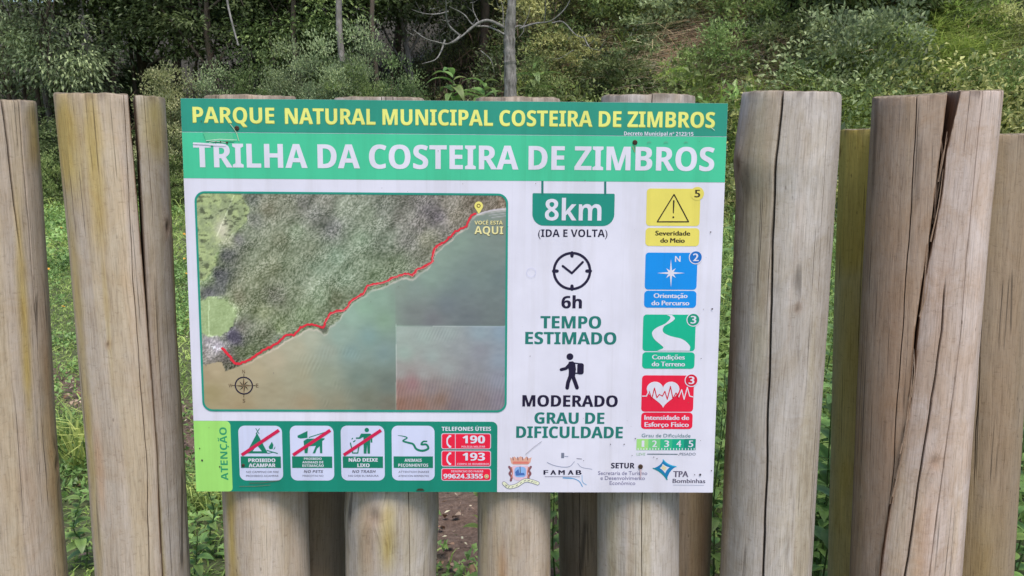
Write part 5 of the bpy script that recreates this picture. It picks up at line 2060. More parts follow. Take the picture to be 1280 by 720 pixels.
# photo-pixel position of board coordinates (inverse of B, affine-free)
_uv = []


def inv(u, v):
    X = BC + BR @ np.stack([u.ravel(), np.zeros(u.size), v.ravel()])if False else None
    W_ = BC[None] + u.reshape(-1, 1) * BR[:, 0][None] + v.reshape(-1, 1) * BR[:, 2][None]
    d = W_ - EYE
    z = d @ FWD
    return (640 + FPX * d[:, 0] / z).reshape(u.shape), (360 - FPX * (d @ UPV) / z).reshape(u.shape)


NU, NV = 330, 232
uu = np.linspace(mu0 + 0.002, mu1 - 0.002, NU)
vv = np.linspace(mv0 + 0.002, mv1 - 0.002, NV)
UU, VV = np.meshgrid(uu, vv)
# map picture coordinates (measured on the photograph once, fixed to the print)
MPX, MPY = inv(UU, VV)
coast = np.array([(240, 458), (253, 457), (262, 455), (271, 453), (277, 452), (282, 464), (295, 459), (313, 452), (323, 445), (332, 440.5), (341, 436), (348, 432), (360, 424), (373, 418), (384, 410.5),
                  (396, 411), (401, 413), (405, 418), (410, 415), (412, 408), (419, 404), (425, 398), (429, 391), (433, 388), (440, 379), (447, 374), (455, 370), (465, 362), (480, 358), (490, 353),
                  (498, 349), (507, 346), (516, 349), (525, 341), (535, 335), (541, 327), (545, 315), (555, 306), (565, 299), (572, 290), (585, 284), (590, 272), (597, 267), (610, 264), (622, 262), (640, 260)], float)
land_pts = [(255, 250, 120, 120, 95), (268, 250, 120, 130, 90), (285, 248, 150, 172, 120), (300, 262, 156, 180, 126), (290, 285, 130, 155, 105), (278, 282, 186, 186, 158), (283, 297, 178, 180, 150), (258, 275, 112, 118, 84),
            (262, 292, 120, 130, 92), (255, 305, 130, 145, 95), (262, 318, 142, 168, 104), (258, 345, 138, 160, 112), (315, 250, 96, 96, 96), (318, 275, 102, 100, 98), (300, 300, 100, 100, 96), (285, 320, 96, 98, 94),
            (275, 345, 92, 92, 96), (262, 365, 98, 98, 100), (335, 260, 120, 112, 96), (350, 300, 116, 118, 96), (340, 335, 122, 124, 98), (320, 350, 120, 122, 96), (300, 370, 116, 116, 92), (330, 390, 122, 128, 92), (350, 410, 124, 138, 96),
            (360, 260, 128, 126, 112), (380, 255, 114, 108, 110), (395, 270, 108, 104, 106), (415, 285, 96, 92, 100), (405, 250, 128, 122, 118), (430, 260, 126, 132, 118), (370, 290, 134, 146, 122), (385, 310, 124, 130, 110), (360, 330, 130, 138, 114),
            (345, 370, 108, 104, 96), (370, 365, 128, 136, 112), (400, 335, 132, 150, 130), (420, 320, 136, 158, 138), (430, 345, 128, 146, 124), (400, 370, 128, 146, 118), (380, 395, 114, 132, 96), (420, 375, 104, 108, 84), (450, 300, 128, 146, 124),
            (455, 330, 118, 132, 110), (460, 270, 120, 128, 112), (480, 260, 118, 118, 114), (480, 300, 112, 120, 108), (495, 330, 112, 124, 100), (505, 270, 120, 112, 112), (510, 300, 116, 110, 112), (525, 280, 124, 112, 118), (535, 265, 110, 96, 112),
            (548, 270, 104, 88, 108), (535, 300, 126, 120, 106), (560, 255, 118, 104, 102), (570, 268, 128, 112, 104), (590, 250, 110, 90, 84), (615, 250, 104, 84, 78), (628, 252, 130, 100, 90), (470, 345, 108, 124, 96), (325, 435, 96, 104, 78), (300, 440, 100, 108, 82),
            (305, 410, 96, 92, 84), (330, 415, 102, 104, 84), (350, 425, 108, 112, 104), (272, 395, 162, 188, 124), (262, 388, 156, 182, 122), (283, 392, 160, 188, 122), (270, 408, 160, 182, 126), (262, 410, 152, 168, 122), (290, 418, 74, 70, 84), (298, 425, 80, 76, 88),
            (262, 425, 150, 144, 150), (272, 432, 164, 156, 166), (262, 443, 136, 130, 128), (256, 450, 128, 122, 112), (282, 448, 108, 102, 96), (284, 458, 92, 92, 76), (312, 440, 98, 108, 76), (380, 350, 126, 136, 116)]
sea_pts = [(256, 470, 166, 142, 112), (270, 462, 176, 152, 122), (290, 475, 168, 146, 116), (265, 490, 158, 138, 100), (300, 505, 160, 136, 104), (320, 465, 172, 152, 124), (345, 450, 176, 158, 134), (340, 490, 158, 142, 116), (370, 435, 172, 162, 140), (375, 470, 158, 148, 124),
           (390, 425, 168, 166, 148), (380, 505, 156, 136, 110), (410, 440, 148, 152, 140), (425, 420, 140, 158, 148), (440, 395, 140, 164, 150), (405, 470, 142, 144, 126), (440, 440, 124, 144, 142), (460, 420, 122, 146, 144), (455, 385, 134, 162, 142), (420, 505, 136, 128, 108), (450, 470, 114, 126, 118),
           (480, 400, 126, 150, 130), (480, 440, 120, 138, 138), (485, 480, 104, 112, 106), (485, 505, 112, 106, 94), (460, 500, 114, 114, 100), (475, 370, 132, 156, 140), (500, 360, 128, 142, 132), (520, 360, 126, 140, 134), (535, 345, 128, 146, 136), (550, 320, 130, 146, 136),
           (575, 300, 126, 142, 132), (600, 285, 120, 132, 126), (625, 275, 124, 130, 122), (625, 300, 116, 126, 122), (600, 330, 112, 124, 122), (625, 350, 106, 118, 120), (580, 360, 110, 122, 124), (560, 380, 108, 120, 124), (520, 390, 118, 128, 124), (540, 400, 116, 122, 124), (620, 395, 108, 122, 120), (585, 400, 104, 116, 118)]
tile_pts = [(500, 415, 156, 176, 164), (530, 420, 152, 172, 162), (560, 415, 148, 164, 160), (600, 415, 136, 158, 168), (628, 415, 128, 154, 172), (505, 440, 150, 174, 160), (540, 445, 150, 166, 160), (575, 435, 144, 152, 154), (600, 440, 136, 140, 150), (625, 450, 134, 150, 166),
            (500, 465, 152, 150, 144), (530, 465, 156, 156, 152), (560, 460, 150, 158, 156), (590, 465, 136, 138, 144), (625, 475, 136, 140, 156), (500, 485, 152, 112, 104), (515, 480, 156, 112, 114), (540, 485, 140, 124, 124), (500, 505, 150, 104, 84), (525, 505, 148, 106, 88), (550, 500, 140, 108, 92),
            (575, 490, 132, 122, 128), (600, 500, 130, 116, 120), (625, 500, 130, 120, 134), (570, 508, 122, 104, 108)]


def idw(px, py, ctrl, pw_=2.6, soft=5.0):
    c = np.array(ctrl, float)
    out = np.zeros(px.shape + (3,))
    ws = np.zeros(px.shape)
    for k in range(len(c)):
        d = np.sqrt((px - c[k, 0]) ** 2 + (py - c[k, 1]) ** 2 + soft)
        w = 1 / d ** pw_
        out += w[..., None] * c[k, 2:5]
        ws += w
    return out / ws[..., None]


wx_ = MPX + 7 * (fbm(MPX / 9, MPY / 9, 0, 1, 3) - 0.5)
wy_ = MPY + 7 * (fbm(MPX / 9, MPY / 9, 0, 2, 3) - 0.5)
land = idw(wx_, wy_, land_pts, 2.8, 8.0)
_w = smooth(292, 316, MPX)[..., None] * 0.38
land = land * (1 - _w) + np.array([122, 134, 106]) * _w
diag = fbm((MPX + MPY * 0.7) / 3.2, (MPX * 0.4 - MPY) / 12.0, 0, 6, 4) - 0.5
speck = vnoise(MPX / 1.15, MPY / 1.15, 0, 9) - 0.5
ridge = fbm((MPX + MPY * 0.8) / 14, (MPX * 0.5 - MPY) / 40.0, 0, 16, 3) - 0.5
flatm = np.clip(np.exp(-((MPX - 272) ** 2 + (MPY - 397) ** 2) / 380) + np.exp(-((MPX - 292) ** 2 + (MPY - 262) ** 2) / 420), 0, 1)
_g = land.mean(-1, keepdims=True)
land = _g + (land - _g) * 0.95
land = land + (diag * 34 + speck * 88 - 4 * (1 - 0.75 * flatm) + ridge * 60 * (1 - flatm))[..., None] + speck[..., None] * np.array([6, 0, 2])
# cleared pale fields with crisp, frayed edges
fe = np.interp(MPY, [238, 243, 255, 265, 277, 284, 292, 304, 320, 335, 346, 352], [300, 302, 308, 312, 309, 300, 291, 275, 270, 268, 261, 250]) + 9 * (fbm(MPX / 5, MPY / 5, 0, 101, 4) - 0.5)
fk = smooth(-0.8, 0.8, fe - MPX)
blob = smooth(-0.8, 0.8, 25.5 - np.hypot((MPX - 267) * 0.95, (MPY - 396) * 1.02) + 9 * (fbm(MPX / 5, MPY / 5, 0, 102, 4) - 0.5)) * (MPY > 371)
patchy = fbm(MPX / 7, MPY / 7, 0, 103, 4)
fcol = np.array([134, 146, 108]) + (smooth(0.40, 0.62, patchy) * 1.0)[..., None] * np.array([22, 24, 12])
bg_ = np.exp(-((MPX - 278) ** 2 / 90 + (MPY - 287) ** 2 / 260))[..., None]
fcol = fcol * (1 - bg_) + np.array([186, 184, 160]) * bg_
dk_ = (smooth(0.60, 0.66, fbm(MPX / 6 + 9, MPY / 3, 0, 104, 4)))[..., None]
fcol = fcol * (1 - 0.35 * dk_)
land = land * (1 - fk[..., None]) + (fcol + speck[..., None] * 26) * fk[..., None]
bcol = np.array([146, 164, 118]) + ((patchy - 0.5) * 30 + speck * 26)[..., None]
land = land * (1 - blob[..., None]) + bcol * blob[..., None]
strip_ = (smooth(0, 5, MPX - (258 + (372 - MPY) * 0.45)) * smooth(0, 5, (284 + (372 - MPY) * 0.1) - MPX) * smooth(338, 344, MPY) * (1 - smooth(366, 372, MPY)))[..., None] * 0.7
land = land * (1 - strip_) + (np.array([92, 94, 92]) + speck[..., None] * 60) * strip_
dk2 = np.exp(-(((MPX - 293) / 8) ** 2 + ((MPY - 421) / 8) ** 2) ** 2)[..., None] * 0.8
land = land * (1 - dk2) + (np.array([74, 70, 84]) + speck[..., None] * 30) * dk2
# white town roofs and field lines
town = np.exp(-((MPX - 266) ** 2 / 110 + (MPY - 433) ** 2 / 130))
tw = vnoise(MPX / 1.7, MPY / 1.7, 0, 33)
land = land + (np.clip(tw - 0.45, 0, 1) * 170 * town)[..., None]
fl = np.abs((MPX - 290) + (MPY - 250) * 0.42)
land = np.where(((fl < 0.8) & (MPY < 295) & (MPY > 243))[..., None], land + 30, land)
land = np.where(((np.abs(MPX - 261) < 0.6) & (MPY > 375) & (MPY < 420))[..., None], land + 36, land)
edge_f = np.abs(np.hypot(MPX - 272, MPY - 396) - 25 + 5 * (fbm(MPX / 4, MPY / 4, 0, 3, 3) - 0.5))
land = np.where(((edge_f < 1.4) & (tw > 0.45) & (MPX > 262))[..., None], land + 34, land)
sea = idw(MPX + 4 * (fbm(MPX / 16, MPY / 16, 0, 41, 3) - 0.5), MPY, sea_pts, 2.6, 10)
tile = idw(MPX, MPY, tile_pts, 2.6, 10)
wv1 = np.sin((MPX * 1.0 + MPY * 0.38) * 1.35 + 5 * fbm(MPX / 20, MPY / 14, 0, 51, 3)) * smooth(0.45, 0.7, fbm(MPX / 24, MPY / 24, 0, 55, 3))
sea = sea + (wv1 * 7 * smooth(350, 400, MPX) * (1 - smooth(445, 480, MPX)) * smooth(425, 450, MPY))[..., None] + (fbm(MPX / 10, MPY / 5, 0, 58, 4) - 0.5)[..., None] * 12
wv2 = np.sin((MPX * 1.0 + MPY * 0.25) * 1.6 + 5 * fbm(MPX / 20, MPY / 14, 0, 61, 3))
tile = tile + (wv2 * 7 * smooth(455, 490, MPY))[..., None] * np.array([1.2, 0.9, 0.8]) + (fbm(MPX / 8, MPY / 4, 0, 62, 4) - 0.5)[..., None] * 14
tile = tile + (np.sin((MPX * 1.3 + MPY * 0.6) * 1.2) * 9 * np.exp(-((MPX - 545) ** 2 / 500 + (MPY - 418) ** 2 / 60)))[..., None]
_g = sea.mean(-1, keepdims=True)
sea = (_g + (sea - _g) * 0.85) * np.array([0.95, 0.985, 0.96])
_g = tile.mean(-1, keepdims=True)
tile = (_g + (tile - _g) * 0.72) * 0.93
in_tile = (MPX > 495.3) & (MPY > 407.8)
sea = np.where(in_tile[..., None], tile, sea)
seam = (np.abs(MPX - 495.3) < 0.7) & (MPY > 405)
sea = np.where(seam[..., None], sea + 22, sea)
sea = np.where(((np.abs(MPY - 407.8) < 0.7) & (MPX > 495))[..., None], sea + 16, sea)
sea = sea - (smooth(493.5, 495.5, MPX) * (1 - smooth(405, 408, MPY)) * smooth(345, 395, MPY))[..., None] * np.array([3, 9, 5])
cy_ = np.interp(MPX, coast[:, 0], coast[:, 1]) + 3.4 * (fbm(MPX / 4, MPY / 4, 0, 71, 4) - 0.5)
k_sea = smooth(-0.6, 0.6, MPY - cy_)[..., None]
img = land * (1 - k_sea) + sea * k_sea
surf = np.exp(-((MPY - cy_ - 1.6) / 1.3) ** 2) * smooth(296, 320, MPX) * (0.15 + 0.6 * vnoise(MPX / 6, MPY / 6, 0, 111))
hd = np.exp(-(((MPX - 405) / 5) ** 2 + ((MPY - 411) / 6) ** 2) ** 2)[..., None] * 0.75
img = img * (1 - hd) + np.array([78, 78, 70]) * hd
img = img * (1 - surf[..., None]) + np.array([214, 196, 184]) * surf[..., None]
# road, beach and houses right of the pin
rd = np.exp(-((MPY - np.interp(MPX, [596, 606, 618, 632], [268.5, 265, 262.4, 261])) / 1.0) ** 2) * smooth(595, 598, MPX) * 0.9
img = img * (1 - rd[..., None]) + np.array([206, 200, 212]) * rd[..., None]
for yy, xa in ((265.3, 613), (268.2, 611), (271.3, 614)):
    rd = np.exp(-((MPY - yy + (MPX - 620) * 0.12) / 0.6) ** 2) * (MPX > xa) * 0.55
    img = img * (1 - rd[..., None]) + np.array([190, 186, 196]) * rd[..., None]
img = np.clip(img, 10, 235)
base_c = np.clip(lin(img) / ILL, 0.003, 0.9)
colr = np.concatenate([base_c, np.ones(base_c.shape[:2] + (1,))], -1).reshape(-1, 4)
idx = np.arange(NU * NV).reshape(NV, NU)
F = np.stack([idx[:-1, :-1], idx[:-1, 1:], idx[1:, 1:], idx[1:, :-1]], -1).reshape(-1, 4)
# keep only what lies inside the rounded frame
cu, cv = (UU[:-1, :-1] + UU[1:, 1:]).ravel() / 2, (VV[:-1, :-1] + VV[1:, 1:]).ravel() / 2
rc = 0.019
qx = np.maximum(np.abs(cu - 0.5 * (mu0 + mu1)) - (0.5 * (mu1 - mu0) - 0.002 - rc), 0)
qy = np.maximum(np.abs(cv - 0.5 * (mv0 + mv1)) - (0.5 * (mv1 - mv0) - 0.002 - rc), 0)
F = F[np.hypot(qx, qy) < rc]
M_MAP, t_, b_ = nt("aerial_map_print")
t_.links.new(attr(t_, "ink").outputs["Color"], b_.inputs["Base Color"])
b_.inputs["Roughness"].default_value = 0.42
b_.inputs["Specular IOR Level"].default_value = 0.3
me = make_mesh("aerial_map", up3(np.column_stack([UU.ravel(), VV.ravel()]), 1.5), F, [M_MAP], {'ink': colr})
amap = link("aerial_map", me, sign, label="faded aerial print of a wooded coast and a brownish sea")

trail = [(278.5, 435.6), (284, 441), (289, 446.5), (291.5, 451), (294.6, 455), (299, 454.8), (302.5, 453), (308, 451.6), (313, 449), (318, 445.5), (323, 441.5), (327, 439.6), (331.7, 436), (336, 435), (340, 432.3), (344, 431), (348, 427.5), (352.5, 423), (356.7, 419.2),
         (361, 418.2), (366, 419), (369, 416), (373, 412.7), (378, 408.6), (383.7, 405.8), (389, 405.6), (394, 406.4), (399, 408), (403.5, 409.4), (405.4, 406), (406.7, 402.5), (410, 397), (413, 392), (417, 390.4), (421, 389), (427, 388.2), (431.7, 386), (436, 380), (440, 375.5), (447, 371),
         (453, 367.4), (456, 363.5), (457.7, 358), (462, 356.4), (467, 355.2), (473, 354.2), (479.6, 353), (485, 350.5), (490, 347.4), (498, 344.4), (506.7, 342.3), (511, 342.4), (515, 344.2), (518, 341), (521, 337), (527, 334.6), (533.8, 331), (538, 328.6), (540.5, 325.5), (541, 319),
         (542.2, 313), (545, 309.4), (548, 306.8), (553, 304.4), (558.8, 300.6), (563, 296.4), (567, 291.6), (572, 288.4), (577.5, 285.2), (581, 283.8), (583.8, 281.6), (586, 276), (588, 270.8), (591.5, 268.4), (595, 267.3)]
TRL = ink(206, 44, 60)
a = Art(3)
jit = np.random.default_rng(4)
tq = spline(trail, 3)
tq = tq + jit.normal(size=tq.shape) * 0.5
a.stroke(tq, np.interp(np.linspace(0, 1, len(tq)), [0, 0.08, 0.5, 1], [3.5, 3.0, 2.4, 2.5]), TRL)
tq2 = spline(trail[30:64], 3) + np.array([0.9, 0.9]) + jit.normal(size=(len(spline(trail[30:64], 3)), 2)) * 0.4
a.stroke(tq2, 0.8, ink(226, 120, 120), 0.5)
a.build("trail_line", amap, label="red line along the coast")
a = Art(3)
a.ring(305, 481.8, 10.3, 11.9, NAVY)
for k in range(8):
    an = math.radians(k * 45)
    rad = 11 if k % 2 == 0 else 8
    for sg in (-1, 1):
        c0 = np.array([305, 481.8])
        tip = c0 + rad * np.array([math.cos(an), -math.sin(an)])
        sd = c0 + 3.1 * np.array([math.cos(an + sg * math.radians(24)), -math.sin(an + sg * math.radians(24))])
        if sg > 0 or k % 2 == 0:
            a.poly([tuple(c0), tuple(sd), tuple(tip)] if sg < 0 else [tuple(c0), tuple(tip), tuple(sd)], DARKB if sg > 0 else ink(150, 128, 100), 0.3 + 0.02 * k)
for k in range(4):
    an = math.radians(k * 90)
    a.stroke([(305 + 11 * math.cos(an), 481.8 - 11 * math.sin(an)), (305 + 14.5 * math.cos(an), 481.8 - 14.5 * math.sin(an))], 0.7, DARKB, 0.1)
for ch_, x_, y_ in (("N", 303.2, 466.6), ("W", 286, 484.2), ("E", 320.2, 484.0), ("S", 303.6, 503.0)):
    a.text(ch_, x_, y_, x_ + (4.6 if ch_ == "W" else 3.2), y_, 4.6, ink(96, 78, 60), 'a')
a.build("compass_rose", amap)
a = Art(3)
pin = [(598.4 + 5.4 * math.cos(math.radians(t)), 257.4 - 5.6 * math.sin(math.radians(t))) for t in range(-28, 209, 14)] + [(598.6, 267.6)]
a.poly(pin, ink(224, 206, 112))
a.ring(598.3, 257.2, 1.5, 2.6, ink(110, 92, 40), 0.4, 16)
a.build("location_pin", amap)
a = Art(3)
for ox, oy, mt, dl in ((0.5, 0.6, ink(92, 84, 60), 0), (0, 0, ink(222, 208, 150), 0.5)):
    a.text("VOCÊ ESTÁ", 593.2 + ox, 280.6 + oy, 628.4 + ox, 280.6 + oy, 4.6, mt, dl=dl)
    a.text("AQUI", 593.0 + ox, 292.4 + oy, 629.0 + ox, 292.6 + oy, 9.6, mt, dl=dl)
a.build("lettering", amap, label="cream lettering by the pin")

# ---- wear: tape ghost, scratches and specks
a = Art(5)
FILM = ink(84, 182, 138)
a.poly([(254, 165.4), (291, 166.6), (293, 177), (258, 176.4)], FILM)
SCR = ink(196, 214, 200)
a.stroke([(288, 155), (292, 160), (296, 166), (299, 176)], 0.9, ink(170, 190, 160), 0.2)
for pp, w in (([(242.5, 179.2), (256, 179.8), (266, 180.4)], 2.2), ([(262, 181.2), (282, 182)], 1.2), ([(258, 176), (275, 174), (296, 175)], 0.7), ([(262, 178), (270, 176.4), (284, 178.4)], 0.6)):
    a.stroke(pp, w, WHITE if w > 1 else SCR, 0.3)
for x_, y_, r_ in ((284, 178.2, 1.4), (252, 151.5, 0.7), (270, 177.6, 0.8), (276, 177.3, 0.9)):
    a.disc(x_, y_, r_, ink(70, 60, 46), 0.6)
for x_ in (811, 832, 857):
    a.stroke([(x_ - 2, 178.6), (x_, 177.2), (x_ + 2.6, 178.0)], 0.7, ink(96, 146, 126), 0.2)
a.stroke([(790.5, 183), (793.5, 190)], 0.8, ink(150, 140, 90), 0.2)
a.stroke([(888, 159), (893, 163)], 0.6, SCR, 0.2)
a.stroke([(312, 603.5), (330, 603.2), (350, 600.0)], 0.8, ink(88, 84, 70), 0.1)
a.stroke([(300, 607.5), (318, 607.6), (338, 606)], 0.6, ink(110, 104, 88), 0.1)
a.stroke([(657, 567.5), (668, 558), (677, 551.5)], 0.6, ink(150, 150, 160), 0.1)
a.poly([(520, 612.9), (523, 610.4), (528, 610.2), (531, 612.9)], ink(60, 52, 38), 0.1)
for k in range(70):
    u_, v_ = jit.uniform(U0 + 0.02, U1 - 0.02), jit.uniform(V0 + 0.02, V1 - 0.02)
    a.disc_l(np.array([u_, v_]), jit.uniform(0.0003, 0.0010), ink(84, 78, 84) if k % 3 else ink(120, 112, 100), 0.8, 7)
for x_, y_, r_ in ((890, 386, 1.1), (888, 290, 0.9), (875, 593, 1.5), (868, 593, 0.7), (794, 548, 0.8), (780, 555, 0.8), (763, 555, 0.7), (848, 568.5, 0.5), (817, 571, 0.7), (821, 573, 0.7), (253, 575, 1.3), (250, 560, 0.8), (275, 583, 1.0), (889, 588, 0.8)):
    a.disc(x_, y_, r_, ink(60, 54, 62), 0.9, 9)
a.ring(664, 340.5, 5.6, 6.0, ink(186, 190, 220), 0.2)
# rusty runs under the screws
RUN = ink(176, 136, 100)
a.stroke([(800.4, 585), (800.8, 592), (800.2, 598)], [2.6, 1.8, 0.7], ink(190, 168, 176), 0.2)
a.stroke([(793.6, 180), (793.8, 187)], [1.8, 0.6], ink(96, 150, 110), 0.2)
a.build("scratches_and_specks", sign, label="scratches, specks and tape marks on the print", kind="stuff")

# ---- screws
M_RUST = bark_mat("rusty_screw", (0.035, 0.018, 0.012), (0.12, 0.055, 0.030), 400)
for (sx, sy, r_) in ((296.2, 160.3, 0.0048), (793.6, 178.0, 0.0050), (800.6, 583.2, 0.0050), (304.2, 581.4, 0.0034)):
    c = B(sx, sy)
    prof = [(0.0, -0.0034), (0.45, -0.0033), (0.8, -0.0027), (1.0, -0.0015), (1.02, 0.0)]
    n = 20
    V = []
    for q, yy in prof:
        for k in range(n):
            an = 2 * math.pi * k / n
            x_, z_ = q * r_ * math.cos(an), q * r_ * math.sin(an)
            slot = 0.0011 if (abs(x_) < 0.0007 or abs(z_) < 0.0007) and q < 0.75 else 0
            V.append((c[0] + x_, yy + slot, c[1] + z_))
    F = []
    for i in range(len(prof) - 1):
        for k in range(n):
            F.append((i * n + k, i * n + (k + 1) % n, (i + 1) * n + (k + 1) % n, (i + 1) * n + k))
    link("screw", make_mesh("screw", np.array(V), np.array(F), [M_RUST], None, True), sign)

# ================================================================== NEAR PLANTS
def leaf_piece(name, L, Wd, mat, nseg=6, fold=0.22, curl=0.35, wave=0.0):
    """one broad leaf, base at the origin, pointing along +x"""
    t = np.linspace(0, 1, nseg + 1)
    w = np.sin(np.pi * np.clip(t, 0, 1) ** 0.75) ** 0.9 * Wd * 0.5
    w[0] = Wd * 0.03
    w[-1] = 0.0005
    x = L * np.sin(t * curl * 1.2) / (curl * 1.2)
    z = -L * (1 - np.cos(t * curl * 1.2)) / (curl * 1.2)
    V = []
    for i in range(nseg + 1):
        V += [(x[i], -w[i], z[i] + w[i] * fold), (x[i], 0, z[i]), (x[i], w[i], z[i] + w[i] * fold)]
    F = []
    for i in range(nseg):
        a_, b_ = i * 3, i * 3 + 3
        F += [(a_, b_, b_ + 1, a_ + 1), (a_ + 1, b_ + 1, b_ + 2, a_ + 2)]
    V = np.array(V)
    return make_mesh(name, V, np.array(F), [mat], {'rnd': 0.35 + 0.3 * np.abs(V[:, 1]) / (Wd * 0.5)}, True)


LEAFP = [leaf_piece("leaf", 0.085, 0.036, G['herb'], curl=0.7), leaf_piece("leaf", 0.11, 0.050, G['herb'], curl=1.1), leaf_piece("leaf", 0.065, 0.030, G['herb'], curl=0.4)]
LEAFL = [leaf_piece("leaf", 0.085, 0.036, G['lime'], curl=0.9), leaf_piece("leaf", 0.11, 0.044, G['lime'], curl=1.2)]
STEM_M, t_, b_ = nt("green_stem")
b_.inputs["Base Color"].default_value = (0.07, 0.12, 0.03, 1)
b_.inputs["Roughness"].default_value = 0.6


def herb(label, x, y, h, nl, seed, pieces=LEAFP, sc=1.0, lean=(0, 0), group="leafy herbs growing close behind the fence", whorl=False):
    rr_ = np.random.default_rng(seed)
    z0 = float(terrain(x, y))
    root = link("leafy_plant", None, None, (x, y, z0), label, "plant", group)
    pts = [np.array([0, 0, -0.02])] + [np.array([lean[0] * t * t + rr_.normal() * 0.008, lean[1] * t * t + rr_.normal() * 0.008, h * t]) for t in (0.3, 0.6, 1.0)]
    s_ = spline(pts, 6)
    v, f = tube(s_, np.linspace(0.0035, 0.0015, len(s_)), 6)
    link("stem", make_mesh("stem", v, f, [STEM_M], None, True), root)
    for k in range(nl):
        t = 0.12 + 0.88 * (k / max(1, nl - 1)) ** 0.8
        p = s_[int(t * (len(s_) - 1))]
        az = k * 2.4 if not whorl else k * 2 * math.pi / nl
        o = link("leaf", pieces[k % len(pieces)], root, p)
        s = sc * rr_.uniform(0.75, 1.25) * (1.0 - 0.35 * t)
        o.scale = (s, s, s)
        o.rotation_euler = (rr_.uniform(-0.4, 0.4), -0.15 - 0.9 * t * rr_.uniform(0.3, 1), az + rr_.uniform(-0.4, 0.4))
    return root


def gp(px, py, Y, z=None):
    p = at(px, py, Y)
    return p[0]


# single plants one can point to
herb("broad-leaved plant poking out right of the thick grey post, below mid height", gp(1040, 560, 2.02), 2.02, 0.86, 16, 1, sc=1.25, lean=(0.02, -0.05))
herb("nettle-like plant in the gap between the first two posts below the sign", gp(412, 660, 2.05), 2.05, 0.62, 14, 2, sc=0.95)
herb("bright sprig reaching in beside the smooth tan post under the sign", gp(596, 670, 2.25), 2.25, 0.55, 9, 3, LEAFL, 0.95, lean=(0.02, -0.03))
herb("low bushy plant in the gap right of the split post with yellowish top", gp(262, 640, 2.6), 2.6, 0.30, 26, 4, sc=0.75)
herb("second low plant by the foot of the split post, nearer its side", gp(244, 680, 2.4), 2.4, 0.20, 22, 5, sc=0.75)
herb("leafy plant near the ground between the left edge post and the split post", gp(104, 700, 2.55), 2.55, 0.26, 26, 6, sc=0.8)
herb("plant with drooping leaves at the lower right edge of the photo", gp(1272, 600, 2.2), 2.2, 0.75, 18, 7, sc=1.25)
herb("dark leafy plant in the narrow gap right of the smooth tan post", gp(696, 680, 2.4), 2.4, 0.55, 16, 8)
herb("tall herb seen right beside the lower right corner of the sign", gp(897, 650, 2.35), 2.35, 0.62, 18, 9)
BIGLEAF = [leaf_piece("leaf", 0.85, 0.24, G['herb'], 8, 0.35, 1.3), leaf_piece("leaf", 0.70, 0.20, G['mid'], 8, 0.35, 1.7), leaf_piece("leaf", 0.95, 0.20, G['herb'], 8, 0.4, 0.9)]
for px, d_, h_, n_, sd, lb in ((566, 13.6, 2.35, 16, 31, "large-leaved plant with arching leaves at the left foot of the bare dead tree"),
                              (606, 13.9, 2.2, 14, 32, "smaller large-leaved plant against the left side of the dead trunk"),
                              (668, 13.7, 2.3, 12, 33, "large-leaved plant just right of the bare dead trunk")):
    X_ = at(px, 100, d_)[0]
    o_ = herb(lb, X_, d_, h_, n_, sd, BIGLEAF, 0.8, group="large-leaved plants round the dead tree")
    for c_ in o_.children:
        if c_.name.startswith("leaf"):
            c_.location[2] = h_ * (0.72 + 0.28 * (c_.location[2] / h_))
# the rest of the herb bed: alike plants, many
protos = [herb("leafy green herb in the bed behind the right half of the fence", 1.0, 2.6, 0.75, 22, 20 + k, sc=1.0 + 0.12 * k) for k in range(3)]
rh = np.random.default_rng(77)
protos[0].location = (gp(1046, 500, 2.9), 2.9, float(terrain(gp(1046, 500, 2.9), 2.9)))
protos[1].location = (gp(912, 500, 2.8), 2.8, float(terrain(gp(912, 500, 2.8), 2.8)))
protos[2].location = (gp(1275, 500, 2.9), 2.9, float(terrain(gp(1275, 500, 2.9), 2.9)))
spots = []
for (pa, pb, n_) in ((880, 925, 9), (1015, 1062, 18), (1262, 1300, 9), (690, 704, 3), (742, 752, 1)):
    for k in range(n_):
        Yd = 2.25 + 4.0 * rh.random() ** 1.4
        spots.append((at(rh.uniform(pa, pb), 500, Yd)[0], Yd))
for (x, y) in spots:
    s = rh.uniform(0.75, 1.2) * (1.0 + 0.05 * (y - 2))
    copy_thing(protos[rh.integers(3)], None, (x, y, float(terrain(x, y))), (rh.uniform(-.15, .15), rh.uniform(-.15, .15), rh.uniform(0, 6.28)), s)

# leafy mass behind and between them
n = 90000
x, y = r.uniform(0.05, 7.0, n), r.uniform(2.3, 12.0, n)
edge = fbm(x * 0.8, y * 0.8, 0, 66, 3) - 0.5
keep = in_view(x, y, 0.8) & (x > 0.10 + 0.20 * (y - 2.4) * 0.25 + edge * 0.6)
x, y = x[keep], y[keep]
hh = 0.55 * smooth(0.25, 0.7, fbm(x * 1.8 + 5, y * 1.8, 0, 67, 3)) + 0.12
hh *= np.interp(y, [2.3, 3.2, 6, 12], [0.75, 1.1, 0.8, 0.6])
P = np.stack([x, y, terrain(x, y) + r.random(len(x)) ** 0.7 * hh], 1)
D = r.normal(size=P.shape) * 0.8 + np.array([0, -0.4, 0.15])
V, F, A = leaves(P, D, r.uniform(0.03, 0.075, len(x)), r.uniform(0.014, 0.030, len(x)), r, np.clip(r.random(len(x)) * 0.6 + 0.4 * fbm(x * 3, y * 3, 0, 2, 2), 0, 1), curl=0.4)
add_stuff("herb_bed", "dense dark green herbs filling the ground behind the right half of the fence", V, F, A, G['herb'])
n = 16000
x, y = r.uniform(0.3, 7.0, n), r.uniform(3.0, 12.0, n)
keep = in_view(x, y, 0.8)
x, y = x[keep], y[keep]
P = np.stack([x, y, terrain(x, y)], 1)
